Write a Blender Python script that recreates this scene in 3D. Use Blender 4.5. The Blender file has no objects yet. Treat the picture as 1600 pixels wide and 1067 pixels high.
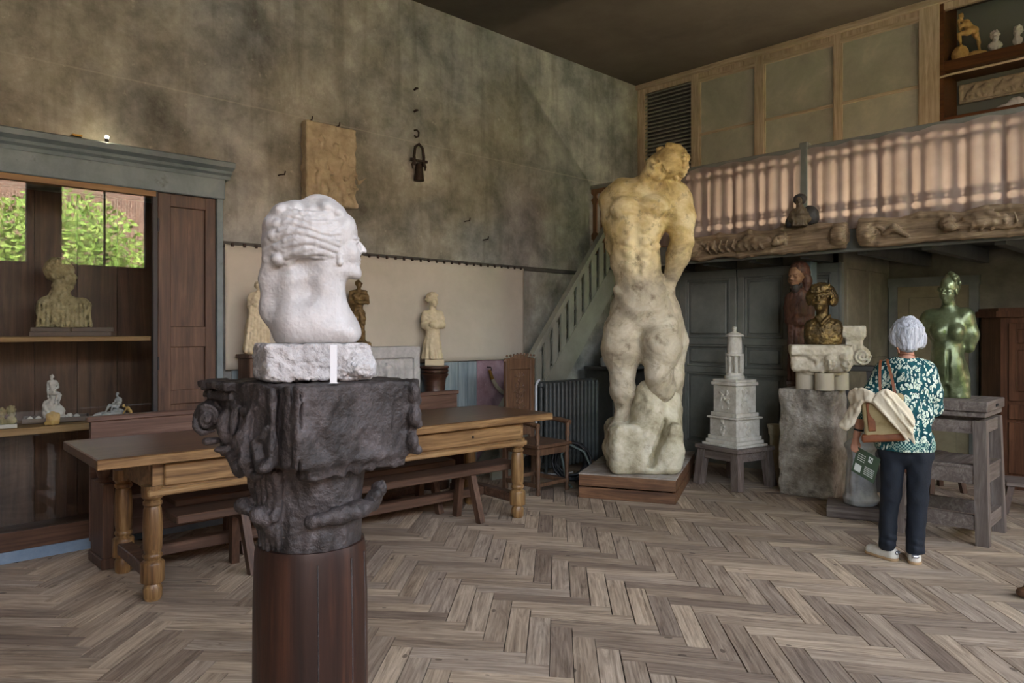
import bpy, bmesh, math, random
import numpy as np
from mathutils import Vector, Matrix, Euler

# ------------------------------------------------------------------ camera, sky, sun, exposure
SC = bpy.context.scene
COL = SC.collection
FPX, HOR, EYE = 1145.0, 516.0, 1.55
YAW = math.radians(46.1)
cam_d = bpy.data.cameras.new('camera'); CAM = bpy.data.objects.new('camera', cam_d); COL.objects.link(CAM)
CAM.location = (0, 0, EYE); CAM.rotation_euler = (math.pi/2, 0, YAW)
cam_d.sensor_width = 36.0; cam_d.lens = 36.0*FPX/1600.0; cam_d.shift_y = -(533.5-HOR)/1600.0
cam_d.clip_start = 0.05; SC.camera = CAM
SC.view_settings.view_transform = 'Standard'
try: SC.view_settings.look = 'None'
except Exception: pass
SC.view_settings.gamma = 1.0; SC.view_settings.use_curve_mapping = False
SC.view_settings.exposure = 2.3
WLD = bpy.data.worlds.new('sky'); SC.world = WLD; WLD.use_nodes = True
_n = WLD.node_tree.nodes; _l = WLD.node_tree.links
_sky = _n.new('ShaderNodeTexSky'); _sky.sky_type = 'NISHITA'; _sky.sun_disc = False
_sky.sun_elevation = math.radians(48); _sky.sun_rotation = math.radians(-90)
_sky.air_density = 1.0; _sky.dust_density = 3.0; _sky.ozone_density = 0.6
_bg = _n['Background']; _bg.inputs['Strength'].default_value = 1.15
_hs = _n.new('ShaderNodeHueSaturation'); _hs.inputs['Saturation'].default_value = .4
_l.new(_sky.outputs['Color'], _hs.inputs['Color']); _l.new(_hs.outputs['Color'], _bg.inputs['Color'])
sun_d = bpy.data.lights.new('sun', 'SUN'); sun_d.energy = 3.6; sun_d.angle = math.radians(1.0); sun_d.color = (1.0, .97, .92)
SUN = bpy.data.objects.new('sun', sun_d); COL.objects.link(SUN)
SUN.rotation_euler = Vector((0.62, 0.12, -0.78)).to_track_quat('-Z', 'Y').to_euler()

# room limits (metres)
XL, XR, YR, YB, YT, YD, ZC = -5.92, 2.2, -3.0, 9.0, 8.05, 7.65, 4.82
YBAL = 7.05      # balcony front
WIN = [(-2.7, -1.2), (-1.0, 0.7), (0.95, 2.62), (3.0, 4.42), (4.75, 6.6), (7.2, 8.7)]   # window bays along the right wall; the last is added to brighten the alcove
WSILL = [.95, .95, 2.6, 2.6, .95, .95]; WTOP = [4.6]*5+[2.15]; WZ1 = 4.6
def portal(loc, rot, sx, sy):
    l = bpy.data.lights.new('window_portal', 'AREA'); l.shape = 'RECTANGLE'; l.size = sx; l.size_y = sy
    o = bpy.data.objects.new('window_portal', l); COL.objects.link(o); o.location = loc; o.rotation_euler = rot
    l.cycles.is_portal = True
for (a, b), z, zt in zip(WIN, WSILL, WTOP):
    portal((XR+.12, (a+b)/2, (z+zt)/2), (0, math.pi/2, 0), zt-z, b-a)
RWIN = []
for a, b in RWIN:
    portal(((a+b)/2, YR-.12, 2.75), (-math.pi/2, 0, 0), b-a, 3.3)

# ------------------------------------------------------------------ pixel helpers
CY, SY = math.cos(YAW), math.sin(YAW)
def W(r, d, z=0.0): return Vector((r*CY - d*SY, r*SY + d*CY, z))
def K(px): return (px-800.0)/FPX
def pix(px, py, d): return W(K(px)*d, d, EYE + (HOR-py)/FPX*d)
def flo(px, py, z=0.0): return pix(px, py, (EYE-z)*FPX/(py-HOR))
def onx(px, py, x): return pix(px, py, x/(K(px)*CY-SY))
def ony(px, py, y): return pix(px, py, y/(K(px)*SY+CY))
def depth(v): return -v.x*SY + v.y*CY
def proj(v):
    d = depth(v); r = v.x*CY+v.y*SY
    return 800+FPX*r/d, HOR-(v.z-EYE)/d*FPX

# ------------------------------------------------------------------ objects and labels
def link(o, parent=None):
    COL.objects.link(o)
    if parent is not None: o.parent = parent
    return o
def thing(name, label, cat, loc=(0,0,0), rz=0.0, group=None):
    o = bpy.data.objects.new(name, None); o.empty_display_size = .1; link(o)
    o.location = loc; o.rotation_euler = (0, 0, rz); o['label'] = label; o['category'] = cat
    if group: o['group'] = group
    return o
def tag(o, label, cat, group=None):
    o['label'] = label; o['category'] = cat
    if group: o['group'] = group
    return o
def facing(px): return YAW - math.atan(K(px))
class MB:
    """collects polygons for ONE mesh object"""
    def __init__(s): s.v = []; s.f = []; s.M = Matrix.Identity(4)
    def add(s, vs, fs):
        b = len(s.v); s.v += [tuple(s.M @ Vector(v)) for v in vs]; s.f += [tuple(b+i for i in f) for f in fs]; return s
    def box(s, x0, x1, y0, y1, z0, z1, bev=0.0):
        if bev <= 0:
            return s.add([(x,y,z) for x in (x0,x1) for y in (y0,y1) for z in (z0,z1)],
                  [(0,1,3,2),(4,6,7,5),(0,4,5,1),(2,3,7,6),(0,2,6,4),(1,5,7,3)])
        bm = bmesh.new(); bmesh.ops.create_cube(bm, size=1)
        for v in bm.verts: v.co = Vector(((x0+x1)/2+v.co.x*(x1-x0), (y0+y1)/2+v.co.y*(y1-y0), (z0+z1)/2+v.co.z*(z1-z0)))
        bmesh.ops.bevel(bm, geom=list(bm.edges), offset=bev, segments=1, affect='EDGES')
        bm.verts.index_update(); s.add([v.co[:] for v in bm.verts], [[v.index for v in f.verts] for f in bm.faces]); bm.free(); return s
    def beam(s, a, b, w, h, up=(0,0,1)):
        a = Vector(a); b = Vector(b); t = (b-a).normalized(); u = Vector(up); sx = t.cross(u)
        if sx.length < 1e-4: sx = t.cross(Vector((0,1,0)))
        sx.normalize(); sz = sx.cross(t)
        vs = [p + sx*(i*w/2) + sz*(j*h/2) for p in (a,b) for i,j in ((-1,-1),(1,-1),(1,1),(-1,1))]
        return s.add(vs, [(3,2,1,0),(4,5,6,7),(0,1,5,4),(1,2,6,5),(2,3,7,6),(3,0,4,7)])
    def tube(s, pts, rad, n=10, closed=False, caps=True):
        pts = [Vector(p) for p in pts]; m = len(pts); rs = rad if isinstance(rad,(list,tuple)) else [rad]*m
        vs = []; prev = None
        for i,p in enumerate(pts):
            if closed: t = pts[(i+1)%m]-pts[i-1]
            else: t = pts[min(i+1,m-1)]-pts[max(i-1,0)]
            t.normalize()
            if prev is None: prev = t.orthogonal().normalized()
            prev = (prev - t*prev.dot(t)).normalized(); q = t.cross(prev)
            vs += [p + (prev*math.cos(2*math.pi*j/n)+q*math.sin(2*math.pi*j/n))*rs[i] for j in range(n)]
        fs = [(i*n+j, i*n+(j+1)%n, ((i+1)%m)*n+(j+1)%n, ((i+1)%m)*n+j) for i in range(m if closed else m-1) for j in range(n)]
        if caps and not closed: fs += [tuple(range(n-1,-1,-1)), tuple((m-1)*n+j for j in range(n))]
        return s.add(vs, fs)
    def lathe(s, prof, n=20, c=(0,0,0), ang=0.0):
        vs = [(c[0]+r*math.cos(2*math.pi*j/n+ang), c[1]+r*math.sin(2*math.pi*j/n+ang), c[2]+z) for r,z in prof for j in range(n)]
        m = len(prof); fs = [(i*n+j, i*n+(j+1)%n, (i+1)*n+(j+1)%n, (i+1)*n+j) for i in range(m-1) for j in range(n)]
        fs += [tuple(range(n-1,-1,-1)), tuple((m-1)*n+j for j in range(n))]
        return s.add(vs, fs)
    def prism(s, poly, axis, a, b):
        """polygon in the two other axes, extruded along axis from a to b"""
        def P(u, v, w): return {'x':(w,u,v), 'y':(u,w,v), 'z':(u,v,w)}[axis]
        n = len(poly); vs = [P(u,v,a) for u,v in poly]+[P(u,v,b) for u,v in poly]
        fs = [tuple(range(n-1,-1,-1)), tuple(range(n,2*n))] + [(i,(i+1)%n,n+(i+1)%n,n+i) for i in range(n)]
        return s.add(vs, fs)
    def build(s, name, mat, parent=None, smooth=None, kind=None):
        me = bpy.data.meshes.new(name); me.from_pydata(s.v, [], s.f); me.materials.append(mat)
        bm = bmesh.new(); bm.from_mesh(me); bmesh.ops.recalc_face_normals(bm, faces=list(bm.faces)); bm.to_mesh(me); bm.free()
        if smooth is not None:
            me.polygons.foreach_set('use_smooth', [True]*len(me.polygons))
            try: me.set_sharp_from_angle(angle=math.radians(smooth))
            except Exception: pass
        o = bpy.data.objects.new(name, me); link(o, parent)
        if kind: o['kind'] = kind
        return o
def rot_box(name, mat, parent, *a, **k): return MB().box(*a, **k).build(name, mat, parent)

# ------------------------------------------------------------------ sculpting kit: signed distances -> surface nets
def rotm(e): return np.array(Euler([math.radians(t) for t in e]).to_matrix(), dtype=np.float32)
_lat = {}
def vnoise(P, seed):
    if seed not in _lat: _lat[seed] = np.random.RandomState(seed).uniform(-1,1,(32,32,32)).astype(np.float32)
    L = _lat[seed]; f = np.floor(P); t = P-f; t = t*t*(3-2*t); i = f.astype(np.int64) & 31; j = (i+1) & 31
    x0,y0,z0 = i.T; x1,y1,z1 = j.T; a,b,c = t.T
    l = lambda p,q,w: p+(q-p)*w
    return l(l(l(L[x0,y0,z0],L[x1,y0,z0],a),l(L[x0,y1,z0],L[x1,y1,z0],a),b), l(l(L[x0,y0,z1],L[x1,y0,z1],a),l(L[x0,y1,z1],L[x1,y1,z1],a),b), c)
class Sculpt:
    def __init__(s, vox, k=.02): s.vox = vox; s.k = k; s.ops = []; s.noises = []; s.cuts = []; s.T = None
    def _p(s, v): return np.array(v, dtype=np.float32)
    def ell(s, c, r, rot=None, k=None, op='+'):
        s.ops.append(('e', s._p(c), s._p(r if hasattr(r,'__len__') else (r,r,r)), None if rot is None else (rot if isinstance(rot,np.ndarray) else rotm(rot)), s.k if k is None else k, op)); return s
    def cap(s, a, b, ra, rb=None, k=None, op='+'):
        s.ops.append(('c', s._p(a), s._p(b), (ra, ra if rb is None else rb), s.k if k is None else k, op)); return s
    def chain(s, pts, rs, k=None, op='+'):
        rs = rs if hasattr(rs,'__len__') else [rs]*len(pts)
        for i in range(len(pts)-1): s.cap(pts[i], pts[i+1], rs[i], rs[i+1], k, op)
        return s
    def box(s, c, h, rot=None, rd=0.0, k=None, op='+'):
        s.ops.append(('b', s._p(c), s._p(h), (None if rot is None else rotm(rot), rd), s.k if k is None else k, op)); return s
    def noise(s, amp, freq, seed=1, ridge=False):
        s.noises.append((amp, freq if hasattr(freq,'__len__') else (freq,)*3, seed, ridge)); return s
    def cut(s, axis, val, keep):   # keep '>' or '<'
        s.cuts.append((axis, val, keep)); return s
    def bb(s, o):
        if o[0] == 'e':
            r = o[2] if o[3] is None else np.full(3, o[2].max()); return o[1]-r, o[1]+r
        if o[0] == 'c':
            a,b,(ra,rb) = o[1],o[2],o[3]; return np.minimum(a-ra,b-rb), np.maximum(a+ra,b+rb)
        r = o[2] if o[3][0] is None else np.full(3, float(np.linalg.norm(o[2]))); return o[1]-r, o[1]+r
    def dist(s, o, P):
        if o[0] == 'e':
            q = P-o[1]
            if o[3] is not None: q = q @ o[3]
            a = q/o[2]; k0 = np.sqrt((a*a).sum(-1)); a = a/o[2]; k1 = np.sqrt((a*a).sum(-1)); return k0*(k0-1)/np.maximum(k1,1e-9)
        if o[0] == 'c':
            a,b,(ra,rb) = o[1],o[2],o[3]; ab = b-a; q = P-a
            t = np.clip((q@ab)/max(float(ab@ab),1e-9), 0, 1); e = q-t[...,None]*ab
            return np.sqrt((e*e).sum(-1)) - (ra+(rb-ra)*t)
        R, rd = o[3]; q = P-o[1]
        if R is not None: q = q @ R
        q = np.abs(q)-(o[2]-rd); m = np.maximum(q,0); return np.sqrt((m*m).sum(-1))+np.minimum(q.max(-1),0)-rd
    def grid(s):
        h = s.vox; add = [s.bb(o) for o in s.ops if o[5] == '+']
        pad = 3*h + sum(n[0] for n in s.noises) + s.k*.3
        lo = np.min([a for a,b in add],0)-pad; hi = np.max([b for a,b in add],0)+pad
        for ax,val,keep in s.cuts:
            if keep == '>': lo[ax] = max(lo[ax], val-3*h)
            else: hi[ax] = min(hi[ax], val+3*h)
        n = np.ceil((hi-lo)/h).astype(int)+1
        ax = [lo[i]+h*np.arange(n[i], dtype=np.float32) for i in range(3)]
        V = np.full(tuple(n), 1e3*h, dtype=np.float32)
        for o in s.ops:
            k = o[4]; a,b = s.bb(o); m = k+3*h+sum(q[0] for q in s.noises)
            i0 = np.clip(np.floor((a-m-lo)/h).astype(int),0,n-1); i1 = np.clip(np.ceil((b+m-lo)/h).astype(int)+1,1,n)
            if (i1 <= i0).any(): continue
            sl = tuple(slice(i0[i],i1[i]) for i in range(3))
            P = np.stack(np.meshgrid(*[ax[i][sl[i]] for i in range(3)], indexing='ij'), -1)
            d = s.dist(o, P).astype(np.float32); v = V[sl]
            if o[5] == '+':
                if k > 0: hh = np.maximum(k-np.abs(v-d),0)/k; V[sl] = np.minimum(v,d)-hh*hh*k*.25
                else: V[sl] = np.minimum(v,d)
            else:
                d = -d
                if k > 0: hh = np.maximum(k-np.abs(v-d),0)/k; V[sl] = np.maximum(v,d)+hh*hh*k*.25
                else: V[sl] = np.maximum(v,d)
        for amp,fr,seed,ridge in s.noises:
            I = np.argwhere(np.abs(V) < 2*amp+3*h)
            P = I*h+lo; v_ = vnoise(P*np.array(fr), seed); V[tuple(I.T)] += amp*((np.abs(v_)*2-.6) if ridge else v_)
        for axs,val,keep in s.cuts:
            sh = [1,1,1]; sh[axs] = -1; c = (ax[axs]-val).reshape(sh)
            V = np.maximum(V, -c if keep == '>' else c)
        V[[0,-1]] = np.maximum(V[[0,-1]], h); V[:,[0,-1]] = np.maximum(V[:,[0,-1]], h); V[:,:,[0,-1]] = np.maximum(V[:,:,[0,-1]], h)
        return V, lo, h
    def mesh(s, scale=(1,1,1), off=(0,0,0)):
        V, lo, h = s.grid(); S = V < 0; n = np.array(V.shape); c = n-1
        def sub(A,d): return A[d[0]:d[0]+c[0], d[1]:d[1]+c[1], d[2]:d[2]+c[2]]
        cn = [(i,j,k) for i in (0,1) for j in (0,1) for k in (0,1)]
        cnt = sum(sub(S,q).astype(np.uint8) for q in cn); act = (cnt>0)&(cnt<8)
        A = np.argwhere(act); idx = np.full(tuple(c), -1, dtype=np.int64); idx[act] = np.arange(len(A))
        pos = np.zeros((len(A),3)); num = np.zeros(len(A))
        for q in cn:
            for ax in range(3):
                if q[ax]: continue
                q2 = list(q); q2[ax] = 1
                v0 = V[tuple((A+q).T)]; v1 = V[tuple((A+q2).T)]; m = (v0<0)!=(v1<0)
                t = v0/np.where(m, v0-v1, 1); e = np.tile(np.array(q,float),(len(A),1)); e[:,ax] = t
                pos[m] += e[m]; num[m] += 1
        vs = (A+pos/num[:,None])*h+lo
        F = []
        for ax in range(3):
            b1,b2 = [(1,2),(2,0),(0,1)][ax]
            s0 = [slice(None)]*3; s1 = [slice(None)]*3; s0[ax] = slice(0,-1); s1[ax] = slice(1,None)
            E = np.argwhere(S[tuple(s0)] != S[tuple(s1)])
            E = E[(E[:,b1]>0)&(E[:,b1]<n[b1]-1)&(E[:,b2]>0)&(E[:,b2]<n[b2]-1)]
            if not len(E): continue
            inside = S[tuple(E.T)]; u = np.zeros(3,int); u[b1] = 1; w = np.zeros(3,int); w[b2] = 1
            g = lambda Q: idx[tuple(Q.T)]
            q = np.stack([g(E-u-w), g(E-w), g(E), g(E-u)], 1); q[~inside] = q[~inside][:,::-1]; F.append(q)
        F = np.concatenate(F)
        vs = vs*np.array(scale)+np.array(off)
        me = bpy.data.meshes.new('sculpt'); me.vertices.add(len(vs)); me.vertices.foreach_set('co', vs.astype(np.float32).ravel())
        me.loops.add(F.size); me.loops.foreach_set('vertex_index', F.astype(np.int32).ravel())
        me.polygons.add(len(F)); me.polygons.foreach_set('loop_start', np.arange(0,F.size,4,dtype=np.int32))
        me.polygons.foreach_set('use_smooth', np.ones(len(F),dtype=bool)); me.update(calc_edges=True)
        return me
    def build(s, name, mat, parent=None, scale=(1,1,1), off=(0,0,0)):
        me = s.mesh(scale, off); me.name = name; me.materials.append(mat)
        o = bpy.data.objects.new(name, me); return link(o, parent)
def head(S, c, r, rot=(0,0,0), hair=0.0, seed=1, lumps=36, beard=False, female=True, ears=True):
    """a head of half height r, face towards -Y before rot (degrees)"""
    R = rotm(rot); c = np.array(c, float)
    t = lambda p: c + R @ (np.array(p)*r)
    k = .07*r
    def e(p, q, op='+', kk=None): S.ell(t(p), [a*r for a in q], R, k if kk is None else kk, op)
    e((0,.12,.25),(.70,.84,.73)); e((0,-.2,-.25),(.53,.55,.68)); e((0,-.52,-.78),(.24,.2,.18), kk=.2*r)
    for sx in (-1,1): e((sx*.33,-.5,-.28),(.2,.2,.22), kk=.2*r)
    e((-.27,-.80,.02),(.19,.22,.13),'-',.1*r); e((.27,-.80,.02),(.19,.22,.13),'-',.1*r)
    e((-.27,-.575,.0),(.13,.1,.08),kk=.02*r); e((.27,-.575,.0),(.13,.1,.08),kk=.02*r)
    S.cap(t((-.4,-.62,.15)), t((-.12,-.72,.16)), .055*r, .055*r, .08*r); S.cap(t((.4,-.6,.15)), t((.12,-.7,.17)), .055*r, .055*r, .08*r)
    S.cap(t((0,-.7,.12)), t((0,-.90,-.19)), .06*r, .085*r, .06*r); S.cap(t((-.1,-.78,-.22)), t((.1,-.78,-.22)), .08*r, .08*r, .06*r); e((0,-.62,-.45),(.27,.17,.26),kk=.14*r)
    for sx in (-1,1): S.chain([t((sx*.14,-.66,.0)), t((sx*.27,-.71,.07)), t((sx*.41,-.6,.0))], [.025*r,.035*r,.025*r], .03*r)
    e((0,-.74,-.46),(.19,.09,.06),kk=.05*r); e((0,-.73,-.57),(.16,.09,.065),kk=.05*r)
    S.chain([t((-.2,-.74,-.51)), t((0,-.84,-.515)), t((.2,-.74,-.51))], .014*r, .02*r, '-')
    if ears:
        for sx in (-1,1): e((sx*.68,.06,-.1),(.07,.16,.22),kk=.04*r)
    rs = random.Random(seed)
    if hair > 0:
        e((0,.34,.36),(.70+hair*.5,.74+hair*.5,.70+hair*.6))
        for i in range(lumps):
            a = rs.uniform(-2.5,2.5)+math.pi/2; ph = rs.uniform(-.25,1.45)
            p = np.array((math.cos(a)*math.cos(ph)*.78, .18+math.sin(a)*math.cos(ph)*.9, .3+math.sin(ph)*.8))
            if p[1] < -.1 and p[2] < .62+.3*(-p[1]-.1): continue
            S.ell(t(p), [r*(rs.uniform(.13,.22) if lumps < 50 else rs.uniform(.08,.13))]*3, None, .04*r)
    if beard:
        e((0,-.45,-.85),(.42,.32,.42),kk=.15*r)
        for i in range(14): S.ell(t((rs.uniform(-.4,.4), rs.uniform(-.75,-.3), rs.uniform(-1.2,-.6))), r*.13, None, .05*r)
    return t
def limb(S, a, m, b, ra, rm, rb, k=None):
    """two-segment limb with a swelling muscle in each segment"""
    a,m,b = [np.array(q,float) for q in (a,m,b)]
    S.chain([a, a*.6+m*.4, m], [ra, ra*1.06, rm], k); S.chain([m, m*.65+b*.35, b], [rm, rm*1.1, rb], k)
def figure(S, J, H, female=False, hair=.15, hrot=(0,0,0), beard=False, seed=1, hands=True, feet=True, fdir=(0,-1,0), lumps=26):
    """J: joints, all in the sculpt's units; H: standing height of such a body"""
    g = lambda n: None if n not in J else np.array(J[n], float)
    k = .022*H
    ch, wa, pe, ne, hd = g('chest'), g('waist'), g('pelvis'), g('neck'), g('head')
    S.chain([pe, wa, ch], [.075*H, .062*H, .078*H], .06*H)
    ax = None
    if g('ls') is not None and g('rs') is not None:
        ls, rs_ = g('ls'), g('rs'); S.cap(ls*.8+rs_*.2, rs_*.8+ls*.2, .045*H, .045*H, .05*H); ax = (ls-rs_)/np.linalg.norm(ls-rs_)
        S.cap(ch+ax*.04*H, ch-ax*.04*H, .066*H, .066*H, .05*H)
    if g('lh') is not None and g('rh') is not None: S.cap(g('lh'), g('rh'), .056*H, .056*H, .05*H)
    f = np.array(fdir, float); f /= np.linalg.norm(f)
    if ax is not None:
        for q in (1,-1): S.ell(ch + ax*q*.047*H + f*.055*H + np.array((0,0,.012*H)), [(.036 if female else .042)*H, .03*H, (.034 if female else .03)*H], None, .025*H)
    if hd is not None:
        S.cap(ne, hd-np.array((0,0,.02*H)), .034*H, .031*H, .03*H); head(S, hd, .066*H, hrot, hair, seed, lumps, beard)
    for s in 'lr':
        if g(s+'s') is not None and g(s+'e') is not None:
            w = g(s+'w'); limb(S, g(s+'s'), g(s+'e'), w, .034*H, .024*H, .017*H, k)
            if hands:
                d = w-g(s+'e'); d /= np.linalg.norm(d); S.ell(w+d*.03*H, [.021*H]*3, None, k); S.cap(w+d*.03*H, w+d*.075*H, .017*H, .011*H, k)
        if g(s+'h') is not None and g(s+'k') is not None:
            a = g(s+'a'); limb(S, g(s+'h'), g(s+'k'), a, .056*H, .036*H, .024*H, k)
            if feet: S.cap(a+np.array((0,0,-.02*H))-f*.02*H, a+f*.10*H+np.array((0,0,-.03*H)), .026*H, .018*H, k)
    return S
# ------------------------------------------------------------------ materials
def lin(c):
    return tuple(((v/255)/12.92 if v/255 <= .04045 else ((v/255+.055)/1.055)**2.4) for v in c)+(1.0,)
class NT:
    def __init__(s, name):
        s.m = bpy.data.materials.new(name); s.m.use_nodes = True; s.t = s.m.node_tree
        s.b = s.t.nodes['Principled BSDF']; s.out = s.t.nodes['Material Output']; s.x = 0
    def n(s, typ, **kw):
        q = s.t.nodes.new('ShaderNode'+typ)
        for k,v in kw.items():
            if k.startswith('i_'):
                key = k[2:].replace('_',' '); q.inputs[key].default_value = v
            else: setattr(q, k, v)
        return q
    def l(s, a, b): s.t.links.new(a, b)
    def coord(s, scale=(1,1,1), which='Object', rot=(0,0,0)):
        tc = s.n('TexCoord'); mp = s.n('Mapping'); mp.inputs['Scale'].default_value = scale; mp.inputs['Rotation'].default_value = rot
        s.l(tc.outputs[which], mp.inputs['Vector']); return mp.outputs['Vector']
    def noise(s, vec, scale, detail=5, rough=.6, dist=0.0):
        q = s.n('TexNoise'); q.inputs['Scale'].default_value = scale; q.inputs['Detail'].default_value = detail
        q.inputs['Roughness'].default_value = rough; q.inputs['Distortion'].default_value = dist; s.l(vec, q.inputs['Vector']); return q.outputs['Fac']
    def ramp(s, fac, stops):
        q = s.n('ValToRGB'); e = q.color_ramp.elements
        e[0].position, e[0].color = stops[0][0], lin(stops[0][1]); e[1].position, e[1].color = stops[-1][0], lin(stops[-1][1])
        for p,c in stops[1:-1]: z = e.new(p); z.color = lin(c)
        s.l(fac, q.inputs['Fac']); return q.outputs['Color']
    def mix(s, fac, a, b, mode='MIX'):
        q = s.n('Mix', data_type='RGBA', blend_type=mode)
        for i,v in ((0,fac),(6,a),(7,b)):
            if hasattr(v,'is_linked') or hasattr(v,'links'): s.l(v, q.inputs[i])
            else: q.inputs[i].default_value = v
        return q.outputs[2]
    def math(s, op, a, b=None, clamp=False):
        q = s.n('Math', operation=op, use_clamp=clamp)
        for i,v in enumerate((a,b)):
            if v is None: continue
            if hasattr(v,'links'): s.l(v, q.inputs[i])
            else: q.inputs[i].default_value = v
        return q.outputs[0]
    def bump(s, h, strength, dist=.01):
        q = s.n('Bump'); q.inputs['Strength'].default_value = strength; q.inputs['Distance'].default_value = dist
        s.l(h, q.inputs['Height']); s.l(q.outputs['Normal'], s.b.inputs['Normal'])
    def fin(s, col=None, rough=.7, metal=0.0, spec=.5):
        if col is not None:
            if hasattr(col,'links'): s.l(col, s.b.inputs['Base Color'])
            else: s.b.inputs['Base Color'].default_value = col
        if hasattr(rough,'links'): s.l(rough, s.b.inputs['Roughness'])
        else: s.b.inputs['Roughness'].default_value = rough
        s.b.inputs['Metallic'].default_value = metal; s.b.inputs['Specular IOR Level'].default_value = spec
        return s.m
def mottled(name, stops, scale=4, rough=.8, bump=.3, bscale=40, metal=0, spec=.4, spots=None, stretch=(1,1,1), dist=.6, bd=.01):
    t = NT(name); v = t.coord(stretch); f = t.noise(v, scale, 9, .68, dist*.4); c = t.ramp(f, stops)
    if spots:   # (colour, scale, threshold)
        g = t.noise(v, spots[1], 6, .7); m = t.math('MULTIPLY', t.math('SUBTRACT', g, spots[2], True), 7.0, True)
        c = t.mix(m, c, lin(spots[0]))
    t.bump(t.noise(t.coord(), bscale, 5, .6), bump, bd)
    return t.fin(c, rough, metal, spec)
def wood(name, stops, axis=0, scale=1.0, rough=.55, bump=.25, spec=.4):
    t = NT(name); st = [9.0*scale]*3; st[axis] = .7*scale
    v = t.coord(tuple(st)); f = t.noise(v, 1.6, 6, .65, 1.4); st2 = [60*scale]*3; st2[axis] = 1.5*scale
    g = t.noise(t.coord(tuple(st2)), 1.0, 3, .6); h = t.math('ADD', t.math('MULTIPLY', f, .72), t.math('MULTIPLY', g, .28))
    blot = t.noise(t.coord(), 2.3, 4, .6)
    c = t.mix(t.math('MULTIPLY', t.math('SUBTRACT', blot, .45, True), 1.6, True), t.ramp(h, stops), lin(stops[0][1]))
    t.bump(h, bump, .006); return t.fin(c, rough, 0, spec)
def plain(name, c, rough=.6, metal=0, spec=.5): return NT(name).fin(lin(c), rough, metal, spec)

M = {}
def concrete(name):
    t = NT(name); v = t.coord()
    big = t.noise(v, .5, 5, .6, .2); mid = t.noise(v, 1.7, 12, .72, .1); fine = t.noise(v, 11, 8, .7)
    streak = t.noise(t.coord((5,5,.45)), 1.5, 5, .6)
    a = t.ramp(mid, [(.3,(84,84,76)),(.44,(124,123,112)),(.56,(150,149,137)),(.7,(184,183,172))])
    b = t.ramp(mid, [(.3,(86,90,88)),(.46,(128,132,130)),(.58,(156,159,155)),(.72,(182,184,178))])
    c = t.mix(t.math('MULTIPLY', t.math('SUBTRACT', big, .44, True), 6.0, True), a, b)
    c = t.mix(t.math('MULTIPLY', t.math('SUBTRACT', streak, .52, True), 1.9, True), c, lin((80,77,68)))
    c = t.mix(t.math('MULTIPLY', t.math('SUBTRACT', fine, .62, True), 5.0, True), c, lin((196,192,176)))
    sp = t.n('SeparateXYZ'); tc = t.n('TexCoord'); t.l(tc.outputs['Object'], sp.inputs[0])
    line = None
    for z, w in ((3.42,.006),):
        dz = t.math('ABSOLUTE', t.math('SUBTRACT', t.math('ADD', sp.outputs[2], t.math('MULTIPLY', mid, .03)), z+.015))
        q = t.math('LESS_THAN', dz, w); line = q if line is None else t.math('MAXIMUM', line, q)
    c = t.mix(t.math('MULTIPLY', t.math('MULTIPLY', line, big), .4), c, lin((190,186,170)))
    t.bump(t.math('ADD', fine, t.math('MULTIPLY', line, -.3)), .35, .02); return t.fin(c, .85, 0, .25)
M['concrete'] = concrete('worn concrete')
M['ceiling'] = mottled('dark ceiling', [(.3,(78,72,62)),(.7,(100,93,80))], 1.2, .9, .1)
M['plaster_back'] = mottled('stained grey plaster', [(.3,(88,84,72)),(.5,(120,114,98)),(.7,(146,140,122))], 1.6, .85, .25, 25)
M['greywood'] = mottled('grey green paint', [(.3,(100,101,94)),(.55,(122,123,115)),(.75,(138,139,130))], 2.5, .5, .12, 50)
M['bluegrey'] = mottled('blue grey paint', [(.3,(92,108,113)),(.55,(116,132,136)),(.75,(134,148,150))], 3, .5, .12, 60, spots=((70,78,80),6,.62))
M['stairgrey'] = mottled('stair paint', [(.3,(128,130,118)),(.7,(156,157,143))], 3, .6, .1)
M['bluesill'] = mottled('blue sill paint', [(.3,(98,122,146)),(.7,(132,154,174))], 5, .7, .2)
M['purple'] = mottled('purple stained plaster', [(.3,(116,94,104)),(.5,(146,122,130)),(.7,(164,146,150))], 4, .8, .2, spots=((188,178,182),22,.62))
M['bluewood'] = wood('blue grey planks', [(.3,(96,112,118)),(.5,(130,146,150)),(.7,(158,170,170))], 2, 1, .7)
M['oldpine'] = wood('weathered pine frame', [(.3,(134,118,94)),(.5,(182,166,138)),(.7,(208,194,168))], 2, 1.2, .7)
M['oldpine_x'] = wood('weathered pine rail', [(.3,(134,118,94)),(.5,(182,166,138)),(.7,(208,194,168))], 0, 1.2, .7)
M['brownwood'] = wood('red brown cabinet wood', [(.3,(50,35,26)),(.5,(84,61,46)),(.7,(114,87,67))], 2, 1, .45)
M['brownwood_x'] = wood('red brown rail wood', [(.3,(50,35,26)),(.5,(84,61,46)),(.7,(114,87,67))], 1, 1, .45)
M['shelfwood'] = wood('pale shelf wood', [(.3,(110,84,54)),(.5,(146,116,76)),(.7,(168,138,96))], 1, 1, .6)
M['tabletop'] = wood('dark polished oak', [(.3,(58,42,30)),(.5,(90,66,46)),(.7,(120,92,64))], 0, 1, .3, .12, .5)
M['oak'] = wood('golden worn oak', [(.32,(74,52,32)),(.46,(122,94,60)),(.56,(150,120,80)),(.7,(180,152,112))], 0, 1, .4)
M['oak_z'] = wood('golden turned oak', [(.32,(64,44,28)),(.46,(112,84,52)),(.56,(140,110,70)),(.7,(172,142,98))], 2, 1.2, .35)
M['darkoak'] = wood('dark bench oak', [(.3,(48,34,26)),(.5,(84,62,48)),(.7,(120,94,74))], 0, 1, .45)
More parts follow.
